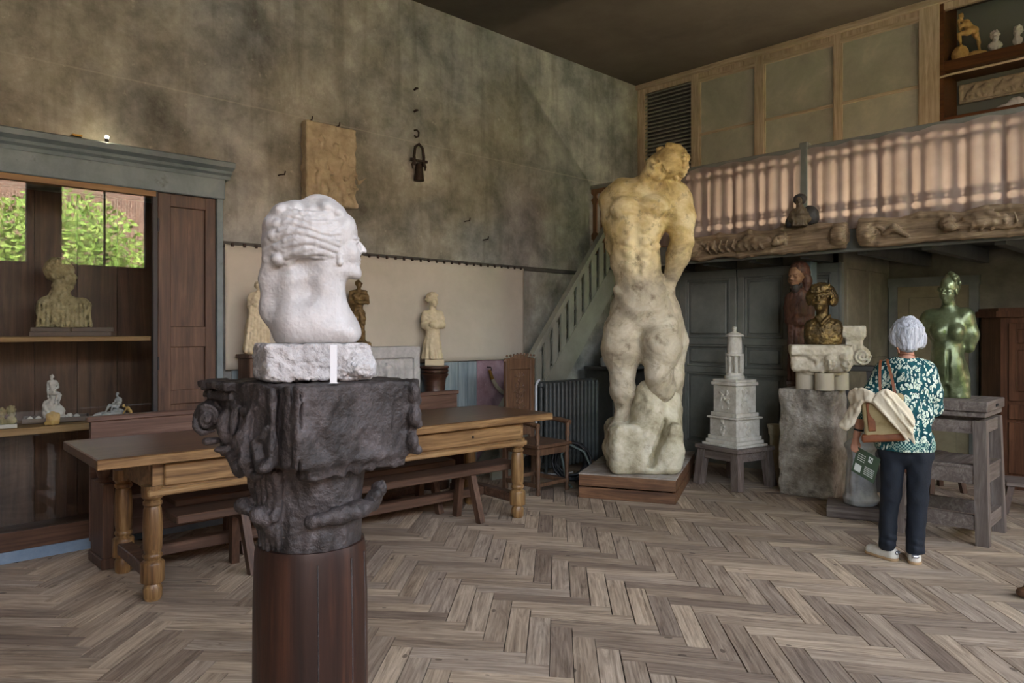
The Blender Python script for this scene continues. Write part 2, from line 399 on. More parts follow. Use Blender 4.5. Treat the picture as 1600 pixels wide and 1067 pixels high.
M['darkoak_z'] = wood('dark leg oak', [(.3,(48,34,26)),(.5,(82,60,46)),(.7,(112,88,70))], 2, 1, .5)
M['pewwood'] = wood('pew wood', [(.3,(66,48,40)),(.5,(100,76,64)),(.7,(130,106,92))], 0, 1, .45)
M['chairwood'] = wood('carved walnut', [(.3,(58,40,30)),(.5,(94,70,52)),(.7,(126,98,74))], 2, 1.3, .4)
M['dustwood'] = wood('dusty grey brown wood', [(.3,(74,62,56)),(.5,(108,96,88)),(.7,(142,132,124))], 0, 1.2, .75)
M['dustwood_z'] = wood('dusty grey brown leg', [(.3,(74,62,56)),(.5,(108,96,88)),(.7,(140,130,124))], 2, 1.2, .75)
M['cratewood'] = wood('crate boards', [(.32,(58,38,26)),(.48,(108,76,52)),(.58,(134,98,68)),(.7,(160,124,90))], 0, 1, .6)
M['cratetop'] = mottled('dusty crate top', [(.3,(122,102,84)),(.5,(160,150,138)),(.7,(186,180,172))], 5, .9, .2)
M['wardrobe'] = wood('mahogany wardrobe', [(.3,(56,36,26)),(.5,(94,62,44)),(.7,(126,88,64))], 2, 1, .35)
M['beigedoor'] = mottled('aged beige door', [(.3,(118,106,80)),(.6,(150,138,108))], 3, .6, .15)
M['frost'] = mottled('frosted glass', [(.3,(150,151,134)),(.55,(172,173,154)),(.75,(198,196,172))], 2.2, .32, .05)
M['nicheback'] = plain('niche paint', (112,116,104), .8)
M['nichewood'] = wood('niche shelf', [(.3,(58,34,16)),(.6,(98,62,32))], 0, 1, .45)
M['canvas'] = mottled('hanging beige canvas', [(.3,(172,168,154)),(.7,(194,190,176))], 1.3, .95, .12, 260)
M['iron'] = mottled('rusty iron', [(.3,(38,32,28)),(.7,(74,62,54))], 12, .6, .4, metal=.6)
M['radiator'] = mottled('dark grey radiator', [(.3,(62,66,66)),(.7,(92,96,94))], 8, .45, .1, metal=.3)
M['whitepipe'] = plain('white pipe paint', (200,206,212), .4)
M['black'] = plain('black rubber', (26,27,29), .5)
M['greenhose'] = plain('grey green hose', (92,104,98), .5)
M['rope'] = mottled('hemp rope', [(.3,(150,142,122)),(.7,(192,184,164))], 30, .9, .4, 200)
M['brass'] = plain('dull brass', (150,118,58), .4, .8)
M['marble'] = mottled('white marble', [(.3,(150,149,147)),(.5,(174,173,171)),(.7,(190,190,189))], 5, .45, .22, 70, spots=((150,146,140),9,.66))
M['roughmarble'] = mottled('rough marble block', [(.28,(136,132,128)),(.5,(172,170,168)),(.7,(200,200,200))], 7, .85, .9, 40, bd=.02)
M['plaster_y'] = None
def plaster_statue():
    t = NT('yellowed plaster'); v = t.coord(); f = t.noise(v, 2.4, 8, .68, .7); g = t.noise(v, 9, 7, .7)
    up = t.ramp(f, [(.3,(144,116,66)),(.46,(204,180,122)),(.62,(232,216,170))]); lo = t.ramp(f, [(.3,(118,106,88)),(.5,(184,174,150)),(.68,(214,208,188))])
    sp = t.n('SeparateXYZ'); tc = t.n('TexCoord'); t.l(tc.outputs['Object'], sp.inputs[0])
    hz = t.math('MULTIPLY', t.math('SUBTRACT', t.math('ADD', sp.outputs[2], t.math('MULTIPLY', f, .8)), 2.1), 2.2, True)
    c = t.mix(hz, lo, up)
    c = t.mix(t.math('MULTIPLY', t.math('SUBTRACT', g, .54, True), 4.5, True), c, lin((92,74,50)))
    t.bump(t.noise(v, 36, 6, .65), .35, .012); return t.fin(c, .6, 0, .35)
M['plaster_y'] = plaster_statue()
M['rockplaster'] = mottled('pale rock plaster', [(.32,(128,116,90)),(.48,(184,176,148)),(.64,(212,206,184))], 4, .7, .5, 26, spots=((112,92,62),6,.6), bd=.02)
M['plaster_w'] = mottled('white plaster', [(.3,(184,180,172)),(.7,(222,220,214))], 8, .8, .25, 60)
M['plaster_grey'] = mottled('grey white plaster', [(.3,(150,152,152)),(.7,(196,198,196))], 9, .8, .3, 60)
M['towerstone'] = mottled('pale limestone', [(.3,(158,150,134)),(.5,(190,184,170)),(.7,(212,208,198))], 9, .85, .4, 60)
M['capstone'] = mottled('cream stone', [(.3,(160,146,120)),(.5,(200,188,164)),(.7,(222,214,196))], 9, .85, .5, 50)
M['blockstone'] = mottled('weathered stone block', [(.3,(88,80,72)),(.44,(140,130,116)),(.56,(172,163,149)),(.7,(206,199,187))], 3.6, .9, .9, 30, spots=((66,60,57),2.6,.54), bd=.03)
M['reliefstone'] = mottled('tan stone', [(.3,(140,128,104)),(.6,(182,170,142)),(.75,(198,188,164))], 6, .9, .5, 40, bd=.015)
M['clay'] = mottled('grey yellow clay', [(.3,(112,100,72)),(.5,(160,148,112)),(.7,(184,174,142))], 14, .85, .5, 60, spots=((70,58,40),18,.6))
M['clay_d'] = mottled('ochre clay', [(.3,(96,78,44)),(.6,(140,118,74))], 14, .8, .4, 60)
M['ochre'] = mottled('ochre plaster', [(.3,(170,136,76)),(.7,(206,172,108))], 14, .7, .3, 60)
M['ivory'] = mottled('ivory plaster', [(.3,(184,172,138)),(.7,(218,208,178))], 12, .75, .25, 60)
M['carvedblack'] = mottled('blackened carved oak', [(.3,(26,23,22)),(.48,(50,45,43)),(.62,(74,68,67)),(.76,(112,106,106))], 9, .5, .9, 45, stretch=(1,1,.6), bd=.012)
M['shaft'] = wood('dark red column wood', [(.3,(24,16,13)),(.5,(46,28,21)),(.62,(66,40,28)),(.75,(110,66,40))], 2, .8, .42, .35)
M['bronzegreen'] = mottled('green bronze', [(.3,(58,64,44)),(.5,(98,106,74)),(.7,(140,148,112))], 6, .32, .25, 60, metal=.55, spec=.6, spots=((120,150,120),14,.64))
M['bronzegold'] = mottled('gilt bronze', [(.3,(52,42,30)),(.48,(98,80,50)),(.62,(150,124,76)),(.75,(186,160,106))], 9, .38, .5, 60, metal=.75, bd=.015)
M['saintwood'] = wood('brown saint wood', [(.3,(48,30,22)),(.5,(84,54,40)),(.7,(116,78,56))], 2, 1.6, .6)
M['saintface'] = mottled('painted face', [(.3,(112,78,56)),(.7,(156,116,84))], 20, .6)
M['darkhair'] = plain('dark painted hair', (46,36,30), .7)
M['monkwood'] = mottled('dark carved wood', [(.3,(58,46,34)),(.6,(100,84,62)),(.75,(128,110,84))], 12, .6, .5, 50)
M['monkcape'] = plain('dark cape wood', (46,42,40), .6)
M['driftwood'] = wood('gnarled carved beam', [(.3,(84,68,50)),(.5,(136,114,88)),(.7,(176,154,124))], 0, 1.5, .7, .6)
M['darkturned'] = wood('dark turned wood', [(.3,(34,22,17)),(.5,(64,42,32)),(.7,(92,64,50))], 0, 1, .3, .1, .5)
M['bronzebrown'] = mottled('brown bronze', [(.3,(70,56,32)),(.6,(118,98,62)),(.75,(146,124,84))], 12, .5, .4, 60, metal=.4)
M['skin'] = mottled('skin', [(.3,(176,122,98)),(.7,(202,150,124))], 10, .5, .08, 80)
M['denim'] = mottled('navy trousers', [(.3,(16,20,27)),(.7,(30,36,46))], 7, .85, .25, 90, stretch=(1,1,.4))
M['shoe'] = mottled('cream shoe', [(.3,(196,188,172)),(.7,(224,218,206))], 14, .6, .1)
M['sole'] = plain('tan sole', (170,140,104), .7)
M['silver'] = plain('silver heel patch', (200,200,204), .25, .8)
M['jacket'] = mottled('cream cotton', [(.3,(196,180,150)),(.7,(224,212,188))], 6, .9, .25, 180)
M['bagcanvas'] = mottled('tan canvas', [(.3,(140,122,84)),(.7,(176,158,116))], 10, .85, .3, 220)
M['leather'] = mottled('brown leather', [(.3,(96,52,28)),(.7,(138,82,48))], 9, .45, .15)
M['card'] = plain('white card', (200,202,204), .5)
M['ink'] = plain('white print', (206,212,204), .7)
M['brochure'] = plain('dark green paper', (62,78,58), .55)
M['fret'] = wood('fret board', [(.3,(92,66,44)),(.6,(136,102,72))], 2, 1, .6)
M['joist'] = mottled('dark joist paint', [(.3,(58,58,54)),(.7,(84,84,78))], 4, .7, .2)
def hairmat():
    t = NT('silver hair'); f = t.noise(t.coord((140,140,14)), 1.0, 4, .6, .5)
    c = t.ramp(f, [(.3,(120,122,128)),(.5,(176,178,184)),(.7,(220,222,226))]); t.bump(f, .6, .006); return t.fin(c, .4, 0, .5)
M['hair'] = hairmat()
def blouse():
    t = NT('teal leaf print blouse'); v = t.coord((1,1,1))
    nz = t.n('TexNoise'); nz.inputs['Scale'].default_value = 9; t.l(v, nz.inputs['Vector'])
    w = t.mix(.09, v, nz.outputs['Color'])
    vo = t.n('TexVoronoi', feature='F1'); vo.inputs['Scale'].default_value = 46; mp = t.n('Mapping'); mp.inputs['Scale'].default_value = (1.5,1,.75); mp.inputs['Rotation'].default_value = (0,.6,0)
    t.l(w, mp.inputs['Vector']); t.l(mp.outputs[0], vo.inputs['Vector'])
    d = vo.outputs['Distance']
    base = t.ramp(t.noise(v, 20, 3), [(.35,(20,58,66)),(.65,(30,84,88))])
    c = t.ramp(d, [(.0,(92,122,66)),(.17,(70,106,78)),(.22,(206,216,196)),(.43,(214,222,204)),(.47,(28,74,80))])
    fac = t.math('LESS_THAN', d, .46); c = t.mix(fac, base, c)
    t.bump(t.noise(t.coord((1,1,.25)), 22, 4), .35, .02); return t.fin(c, .85, 0, .2)
M['blouse'] = blouse()
def border():
    t = NT('teal dotted border'); v = t.coord((1,1,1)); ch = t.n('TexChecker'); ch.inputs['Scale'].default_value = 95; t.l(v, ch.inputs['Vector'])
    c = t.mix(ch.outputs['Fac'], lin((26,72,80)), lin((150,176,158))); return t.fin(c, .85, 0, .2)
M['border'] = border()
def plankmat():
    t = NT('worn floorboards'); uv = t.n('UVMap', uv_map='UVMap'); at = t.n('Attribute', attribute_name='rnd')
    cm = t.n('CombineXYZ'); mul = t.math('MULTIPLY', at.outputs['Fac'], 37.0); t.l(mul, cm.inputs[2])
    ad = t.n('VectorMath', operation='ADD'); t.l(uv.outputs[0], ad.inputs[0]); t.l(cm.outputs[0], ad.inputs[1])
    mp = t.n('Mapping'); mp.inputs['Scale'].default_value = (1.3,13,1); t.l(ad.outputs[0], mp.inputs['Vector'])
    mp2 = t.n('Mapping'); mp2.inputs['Scale'].default_value = (3,90,1); t.l(ad.outputs[0], mp2.inputs['Vector'])
    f = t.noise(mp.outputs[0], 1.3, 6, .65, 2.2); g = t.noise(mp2.outputs[0], 1, 3, .6)
    h = t.math('ADD', t.math('MULTIPLY', f, .65), t.math('MULTIPLY', g, .35))
    c = t.ramp(h, [(.3,(100,87,76)),(.42,(162,148,132)),(.55,(200,187,169)),(.7,(230,219,202))])
    tint = t.ramp(at.outputs['Fac'], [(0,(176,166,162)),(.2,(222,212,202)),(.4,(198,190,186)),(.6,(244,234,222)),(.8,(222,216,214)),(1,(255,246,234))])
    c = t.mix(1.0, c, tint, 'MULTIPLY')
    mp3 = t.n('Mapping'); mp3.inputs['Scale'].default_value = (7,13,1); t.l(ad.outputs[0], mp3.inputs['Vector'])
    kn = t.n('TexVoronoi'); kn.inputs['Scale'].default_value = .55; t.l(mp3.outputs[0], kn.inputs['Vector'])
    c = t.mix(t.math('MULTIPLY', t.math('LESS_THAN', kn.outputs['Distance'], .085), .7), c, lin((62,48,40)))
    wear = t.noise(t.coord((1,1,1)), 1.1, 5, .6); c = t.mix(t.math('MULTIPLY', t.math('SUBTRACT', wear, .5, True), 1.5, True), c, lin((104,94,88)))
    t.bump(h, .5, .008); return t.fin(c, .62, 0, .35)
M['plank'] = plankmat()
M['joint'] = plain('dark floor joint', (30,25,22), .9)
def glassmat():
    t = NT('cabinet glass'); fr = t.n('Fresnel'); fr.inputs['IOR'].default_value = 1.5
    f2 = t.math('MULTIPLY', fr.outputs[0], 1.2, True)
    tr = t.n('BsdfTransparent'); gl = t.n('BsdfGlossy'); gl.inputs['Roughness'].default_value = 0.0
    tr.inputs[0].default_value = (.93,.95,.94,1); mx = t.n('MixShader')
    t.l(f2, mx.inputs[0]); t.l(tr.outputs[0], mx.inputs[1]); t.l(gl.outputs[0], mx.inputs[2]); t.l(mx.outputs[0], t.out.inputs['Surface']); return t.m
M['glass'] = glassmat()
def curtainmat():
    t = NT('sheer mauve linen'); v = t.coord(); f = t.noise(v, 3, 5); c = t.ramp(f, [(.3,(196,180,168)),(.7,(222,208,198))])
    di = t.n('BsdfDiffuse'); tl = t.n('BsdfTranslucent'); tp = t.n('BsdfTransparent')
    t.l(c, di.inputs[0]); t.l(c, tl.inputs[0]); m1 = t.n('MixShader'); m1.inputs[0].default_value = .5; m2 = t.n('MixShader'); m2.inputs[0].default_value = .3
    t.l(di.outputs[0], m1.inputs[1]); t.l(tl.outputs[0], m1.inputs[2]); t.l(m1.outputs[0], m2.inputs[1]); t.l(tp.outputs[0], m2.inputs[2])
    t.l(m2.outputs[0], t.out.inputs['Surface']); return t.m
M['curtain'] = curtainmat()
def emis(name, c, s):
    t = NT(name); t.b.inputs['Emission Color'].default_value = lin(c); t.b.inputs['Emission Strength'].default_value = s; return t.fin(lin(c))
M['bulb'] = emis('lit bulb', (255,232,190), 30)
M['leaf'] = mottled('garden leaf', [(.3,(64,96,30)),(.5,(120,150,54)),(.7,(190,206,110))], 3, .5, .1)
def brick():
    t = NT('garden brick'); b = t.n('TexBrick'); b.inputs['Color1'].default_value = lin((128,94,78)); b.inputs['Color2'].default_value = lin((104,76,62)); b.inputs['Mortar'].default_value = lin((150,134,116))
    b.inputs['Scale'].default_value = 3.5; t.l(t.coord((1,1,1), 'Object', (0,math.pi/2,0)), b.inputs['Vector']); return t.fin(b.outputs['Color'], .9)
M['brick'] = brick()
M['gravel'] = mottled('garden gravel', [(.3,(126,126,124)),(.7,(164,164,160))], 20, .9)
# ------------------------------------------------------------------ the room
def mbw(parent):
    """an MB that takes world coordinates for a part of parent"""
    m = MB(); m.M = (Matrix.Translation(parent.location) @ Euler(parent.rotation_euler).to_matrix().to_4x4()).inverted(); return m
def struct(name, mb, mat, parent=None, smooth=None): return mb.build(name, mat, parent, smooth, 'structure' if parent is None else None)

floor = struct('floor', MB().box(XL-.7, XR+.2, YR-.2, YB+.2, -.2, -.012), M['joint'])
tag(floor, 'worn grey brown herringbone plank floor of the studio', 'floor')
rnd = random.Random(5)
def shift(s):   # the boards are not laid square; the cross rows swing as they go
    a = 0.0; n = 24
    for i in range(n): u = s*(i+.5)/n; a += (.06+.19*math.exp(-((u-1.3)/1.5)**2))*s/n
    return a
SH = {}
def wmap(s, t):
    q = round(s, 4)
    if q not in SH: SH[q] = shift(q)
    v = W(s + (t-2)*math.tan(math.radians(3.5)), t-SH[q], 0); return v
PW, PN = .111, 5
planks = []
for i in range(-190, 190):
    for m in range(-22, 23):
        bx, by = i+PN*m, i-PN*m
        if not (-9 < bx*PW < 9 and -14 < by*PW < 6): continue
        for kind in (0, 1):
            if kind == 0: x0, x1, y0, y1 = bx, bx+PN, by, by+1
            else: x0, x1, y0, y1 = bx+PN, bx+PN+1, by+1-PN, by+1
            g = rnd.uniform(.010, .034)
            c = [wmap(PW*x+.31, -PW*y+1.52) for x, y in ((x0+g,y0+g),(x1-g,y0+g),(x1-g,y1-g),(x0+g,y1-g))]
            mid = (c[0]+c[1]+c[2]+c[3])/4
            if not (XL-.1 < mid.x < XR and YR < mid.y < YB): continue
            a = 0.0; pr = [proj(q) if depth(q) > .3 else None for q in c]
            if None not in pr:
                xs = [p[0] for p in pr]; ys = [p[1] for p in pr]
                if max(xs) > 0 and min(xs) < 1600 and max(ys) > 516 and min(ys) < 1067:
                    a = abs(sum(pr[j][0]*pr[(j+1)%4][1]-pr[(j+1)%4][0]*pr[j][1] for j in range(4)))/2
                    vis = max(0, min(1600,max(xs))-max(0,min(xs)))/(max(xs)-min(xs)) * max(0, min(1067,max(ys))-min(ys))/(max(ys)-min(ys)); a *= min(1, vis)
                    cx = sum(xs)/4
                    if 405 < cx < 565: a *= .05
            planks.append((a, kind, c))
planks.sort(key=lambda p: -p[0])
def plank_mesh(lst, name):
    vs, fs, uv, rv = [], [], [], []
    for a, kind, c in lst:
        b = len(vs); r = rnd.random(); ou, ov = rnd.uniform(0,40), rnd.uniform(0,40); tilt = [rnd.uniform(-.0012,.0006) for _ in range(4)]
        L = (c[1]-c[0]).length; Wd = (c[3]-c[0]).length
        q = [(0,0),(L,0),(L,Wd),(0,Wd)] if kind == 0 else [(0,0),(0,L),(Wd,L),(Wd,0)]
        for z in (0, 1):
            for j in range(4):
                vs.append((c[j].x, c[j].y, (-.0125 if z == 0 else tilt[j]))); rv.append(r)
        f = [(7,6,5,4),(0,1,5,4),(1,2,6,5),(2,3,7,6),(3,0,4,7)]
        for ff in f:
            fs.append(tuple(b+k for k in ff)); uv += [(q[k%4][0]+ou, q[k%4][1]+ov) for k in ff]
    me = bpy.data.meshes.new(name); me.from_pydata(vs, [], fs); me.materials.append(M['plank'])
    u = me.uv_layers.new(name='UVMap'); u.data.foreach_set('uv', [x for p in uv for x in p])
    at = me.attributes.new('rnd', 'FLOAT', 'POINT'); at.data.foreach_set('value', rv)
    bm = bmesh.new(); bm.from_mesh(me); bmesh.ops.recalc_face_normals(bm, faces=list(bm.faces))
    for fc in bm.faces:
        if abs(fc.normal.z) > .9 and fc.normal.z < 0: fc.normal_flip()
    bm.to_mesh(me); bm.free()
    o = bpy.data.objects.new(name, me); link(o, floor); return o
for p in planks[:300]: plank_mesh([p], 'floor_plank')
rest = plank_mesh(planks[300:], 'distant_floor_planks'); rest['kind'] = 'stuff'

struct('ceiling', MB().box(XL-.6, XR+.3, YR-.3, YB+.3, ZC, ZC+.15), M['ceiling'])
VY0, VY1, VZ0, VZ1 = -1.6, 2.36, .06, 2.62      # the recess of the display cabinet in the left wall
m = MB(); T = .55
m.box(XL-T, XL, VY1, YB+.2, -.1, ZC); m.box(XL-T, XL, VY0, VY1, VZ1, ZC); m.box(XL-T, XL, VY0, VY1, -.1, VZ0); m.box(XL-T, XL, YR-.2, VY0, -.1, ZC)
m.box(XL-T-.1, XL-T+.005, VY0-.1, VY1+.1, -.1, VZ1+.1)
struct('wall_left', m, M['concrete'])
m = MB()
m.box(XR, XR+.25, YR-.2, YB+.2, -.1, .95); m.box(XR, XR+.25, YR-.2, YB+.2, WZ1, ZC)
for (a, b), z, zt in zip(WIN, WSILL, WTOP):
    if z > 1: m.box(XR, XR+.25, a, b, .95, z)
    if zt < WZ1: m.box(XR, XR+.25, a, b, zt, WZ1)
edges = [YR-.2]+[e for w in WIN for e in w]+[YB+.2]
for i in range(0, len(edges), 2): m.box(XR, XR+.25, edges[i], edges[i+1], .95, WZ1)
struct('wall_right', m, M['plaster_back'])
for i,(a,b) in enumerate(WIN):
    WZ0 = WSILL[i]; ZT0 = WTOP[i]
    f = MB().box(XR+.02, XR+.1, a, b, WZ0, WZ0+.06).box(XR+.02, XR+.1, a, b, ZT0-.06, ZT0).box(XR+.02, XR+.1, a, a+.06, WZ0, ZT0).box(XR+.02, XR+.1, b-.06, b, WZ0, ZT0)
    w = struct('window_%d' % (i+1), f, M['joist'])
    n = max(2, round((b-a)/.62))
    for j in range(1, n): MB().box(XR+.04, XR+.07, a+(b-a)*j/n-.015, a+(b-a)*j/n+.015, WZ0, ZT0).build('glazing_bar', M['joist'], w)
    if WZ0 < 2 and ZT0 > 3: MB().box(XR+.04, XR+.07, a, b, 2.55, 2.62).build('transom_bar', M['joist'], w)
m = MB(); m.box(XL-.6, XR+.2, YR-.25, YR, -.1, 1.1); m.box(XL-.6, XR+.2, YR-.25, YR, 4.4, ZC)
e2 = [XL-.6]+[e for w in RWIN for e in w]+[XR+.2]
for i in range(0, len(e2), 2): m.box(e2[i], e2[i+1], YR-.25, YR, 1.1, 4.4)
struct('wall_rear', m, M['plaster_back'])
XA = -3.08
m = MB(); m.box(XA-.05, XR+.2, YB, YB+.2, -.1, 2.5); m.box(XL-.6, XA-.05, YD+.06, YD+.2, -.1, 2.5); m.box(XL-.6, XR+.2, YT+.5, YT+.62, 2.4, ZC)
struct('wall_back', m, M['plaster_back'])
m = MB(); m.box(XA-.12, XA, YD+.06, YB, 0, 2.4); ret = struct('wall_alcove', m, M['plaster_back'])
for y0, y1, z0, z1 in ((7.8,8.3,.3,1.15),(7.8,8.3,1.25,2.2),(8.4,8.92,.3,1.15),(8.4,8.92,1.25,2.2)):
    MB().box(XA-.01, XA+.012, y0, y1, z0, z1, .008).build('wall_panel', M['plaster_back'], ret)

# panelled grey doors under the balcony
dx = [ony(p, 600, YD).x for p in (1062, 1151, 1236, 1312)]
d1 = struct('door_1', MB().box(XL+.001, dx[0], YD+.0, YD+.055, 0, 2.25).box(dx[0], dx[3], YD, YD+.055, 0, .1).box(dx[3], XA+.012, YD-.012, YD+.055, 0, 2.25), M['greywood'])
for i in range(3):
    a, b = dx[i]+.006, dx[i+1]-.006; w = .085
    leaf = MB().box(a, b, YD+.042, YD+.055, .1, 2.25)
    for z0, z1 in ((.1,.22),(1.05,1.12),(1.38,1.46),(2.15,2.25)): leaf.box(a, b, YD-.005, YD+.04, z0, z1, .006)
    for q in (a, b-w): leaf.box(q, q+w, YD-.002, YD+.04, .101, 2.249, .006)
    lf = leaf.build('door_leaf', M['greywood'], d1)
    for z0, z1 in ((.22,1.05),(1.12,1.38),(1.46,2.15)):
        fr = MB()
        for x0,x1,q0,q1 in ((a+w,b-w,z0,z0+.025),(a+w,b-w,z1-.025,z1),(a+w,a+w+.025,z0,z1),(b-w-.025,b-w,z0,z1)): fr.box(x0,x1,YD+.005,YD+.035,q0,q1,.008)
        fr.build('panel_moulding', M['greywood'], lf); MB().box(a+w+.05, b-w-.05, YD+.015, YD+.032, z0+.05, z1-.05, .012).build('door_panel', M['greywood'], lf)
# beige door in the alcove
x0, x1 = ony(1404, 600, YB).x, ony(1516, 600, YB).x
d2 = struct('door_2', MB().box(x0-.09, x0, YB-.05, YB-.001, 0, 2.04).box(x1, x1+.09, YB-.05, YB-.001, 0, 2.04).box(x0-.1, x1+.1, YB-.055, YB-.001, 2.04, 2.14), M['greywood'])
lf = MB().box(x0, x1, YB-.03, YB-.001, .01, 2.04).build('door_leaf', M['beigedoor'], d2)
for z0, z1 in ((.15,.85),(.98,1.92)): MB().box(x0+.12, x1-.12, YB-.045, YB-.03, z0, z1, .01).build('door_panel', M['beigedoor'], lf)
MB().lathe([(.0,0),(.022,.005),(.024,.03),(.012,.045),(.0,.05)], 12, (0,0,0)).build('door_knob', M['brass'], lf).matrix_local = Matrix.Translation((x1-.07, YB-.03, 1.0)) @ Matrix.Rotation(math.pi/2, 4, 'X')

# upper partition with louvre, frosted panes and a niche
P = lambda px: ony(px, 200, YT).x
xs = [P(p) for p in (1003, 1087, 1187, 1309, 1453)]
ZB = 2.45
m = MB().box(XL, XR+.1, YT, YT+.06, ZC-.12, ZC)
for x in xs[:3]: m.box(x-.055, x+.055, YT-.02, YT+.06, ZB, ZC)
m.box(xs[3]-.035, xs[3]+.035, YT-.015, YT+.06, ZB, ZC); m.box(xs[4]-.09, xs[4]+.09, YT-.03, YT+.06, ZB, ZC)
up = struct('wall_upper', m, M['oldpine'])
MB().box(xs[0]-.2, XR, YT-.06, YT+.02, ZC-.06, ZC).build('cornice_rail', M['oldpine_x'], up)
a, b = xs[0]+.055, xs[1]-.055
MB().box(a, b, YT+.05, YT+.055, ZB, ZC-.12).build('louvre_backing', M['joist'], up)
z = ZB+.03
while z < ZC-.13:
    MB().add([(a,YT-.005,z-.014),(b,YT-.005,z-.014),(b,YT+.045,z+.014),(a,YT+.045,z+.014),(a,YT-.005,z-.002),(b,YT-.005,z-.002),(b,YT+.045,z+.026),(a,YT+.045,z+.026)],
             [(0,3,2,1),(4,5,6,7),(0,1,5,4),(1,2,6,5),(2,3,7,6),(3,0,4,7)]).build('louvre_slat', M['stairgrey'], up); z += .05
for i in range(1, 4):
    l, r = xs[i]+(.055 if i < 3 else .035), xs[i+1]-(.055 if i < 2 else .035 if i == 2 else .09)
    for z0, z1 in ((ZB, 3.985), (4.015, ZC-.12)):
        MB().box(l, r, YT+.02, YT+.028, z0, z1).build('frosted_pane', M['frost'], up)
    MB().box(l, r, YT-.004, YT+.03, 3.985, 4.015).build('glazing_bar', M['oldpine_x'], up)
    for x in (l, r): MB().box(x-.012, x+.012, YT-.008, YT+.03, ZB, ZC-.12).build('glazing_bar', M['oldpine'], up)
    MB().box(l, r, YT-.02, YT+.03, ZC-.17, ZC-.12).build('glazing_bar', M['oldpine_x'], up)
nx0, nx1 = xs[4]+.09, XR
MB().box(nx0, nx1, YT+.42, YT+.45, ZB, ZC).build('niche_back', M['nicheback'], up)
MB().box(nx0, nx0+.035, YT-.01, YT+.42, ZB, ZC).build('niche_side', M['nichewood'], up)
NS1, NS2 = 4.19, 3.64
for z in (NS1, NS2): MB().box(nx0, nx1, YT, YT+.42, z-.1, z, .004).build('niche_shelf', M['nichewood'], up)
MB().tube([(nx0-.02,YT-.02,4.035),(nx0+.1,YT-.0,4.05),(nx1,YT-.0,4.05)], .012, 8).build('niche_bar', M['oldpine_x'], up)

# ------------------------------------------------------------------ balcony
bal = thing('balcony', 'timber balcony with fretwork balustrade along the upper back wall', 'balcony', (XL+.02, YBAL, 2.3))
bal['kind'] = 'structure'
mbw(bal).box(XL+.02, XR-.02, YBAL+.06, YB, 2.4, 2.44).build('deck', M['joist'], bal)
mbw(bal).box(XL+.02, XR-.02, YBAL, YBAL+.07, 2.3, 2.5, .006).build('fascia_beam', M['greywood'], bal)
mbw(bal).box(XL+.02, XR-.02, YBAL-.03, YBAL+.04, 2.285, 2.315, .006).build('bead', M['greywood'], bal)
x = XL+.5
while x < XR-.1:
    mbw(bal).box(x-.04, x+.04, YBAL+.07, YB-.01, 2.26, 2.4).build('joist', M['joist'], bal); x += .55
px_ = ony(1261, 400, YBAL+.45).x
mbw(bal).box(px_-.075, px_+.075, YBAL+.38, YBAL+.52, 0, 2.26, .006).build('post', M['bluegrey'], bal)
mbw(bal).box(XL+.02, XR-.02, YBAL-.02, YBAL+.05, 3.30, 3.35, .006).build('hand_rail', M['greywood'], bal)
mbw(bal).box(XL+.02, XR-.02, YBAL+.02, YBAL+.05, 2.5, 2.58).build('foot_rail', M['fret'], bal)
qx = ony(1257, 230, YBAL).x
mbw(bal).box(qx-.04, qx+.04, YBAL-.03, YBAL+.06, 2.5, 3.39, .006).build('newel', M['greywood'], bal)
def gap(z):
    z -= 2.5
    if .115 < z < .185: return max(.004, math.sqrt(max(0, .035**2-(z-.15)**2)))
    if .2 < z < .225: return .012
    if .235 < z < .26: return .014
    if .26 <= z < .62: return .031
    if .62 <= z < .66: return .02
    if .675 < z < .745: return max(.004, math.sqrt(max(0, .035**2-(z-.71)**2)))
    return .003
zs = [2.5+.8*i/64 for i in range(65)]; zs = sorted(set(zs+[2.615,2.63,2.65,2.67,2.685]))
prof = [( .06-gap(z), z) for z in zs]; poly = [(-a, z) for a, z in prof]+[(a, z) for a, z in reversed(prof)]
bmesh_src = None; x = XL+.08
while x < XR-.08:
    if bmesh_src is None:
        b0 = MB().prism([(u, v-2.5) for u, v in poly], 'y', 0, .02).build('fretwork_board', M['fret'], bal); bmesh_src = b0.data; o = b0
    else: o = link(bpy.data.objects.new('fretwork_board', bmesh_src), bal)
    o.location = (x-bal.location.x, -.008, 2.5-bal.location.z); x += .12
def curtain(x0, x1, label, seed):
    r = random.Random(seed); n = int((x1-x0)/.012); nz = 14; vs = []; fs = []; ph = 0; xx = x0; ys = []
    for i in range(n+1):
        ph += r.uniform(.25,.75)*.5; ys.append(.014*math.sin(ph)+.007*math.sin(ph*2.3+1))
    for j in range(nz+1):
        t = j/nz; z = 3.31-.80*t
        for i in range(n+1):
            k = .45+.55*min(1, t*2.2) if t < .8 else 1.0
            vs.append((x0+(x1-x0)*i/n, YBAL-.032+ys[i]*k, z-.012*abs(math.sin(i*.12))*t+(.012*math.sin(i*.21)*(1-t))))
    fs = [(j*(n+1)+i, j*(n+1)+i+1, (j+1)*(n+1)+i+1, (j+1)*(n+1)+i) for j in range(nz) for i in range(n)]
    o = MB().add(vs, fs).build('curtain', M['curtain'], None, 180); return tag(o, label, 'curtain')
curtain(XL+.42, qx-.02, 'sheer mauve curtain tied to the balcony rail between corner and newel', 3)
curtain(qx+.02, XR-.05, 'sheer mauve curtain on the balcony rail above the second carved beam', 4)
bl = bpy.data.lights.new('balcony_lamp_light', 'AREA'); bl.shape = 'RECTANGLE'; bl.size = 5.6; bl.size_y = .08; bl.energy = 17; bl.color = (1.0, .78, .56)
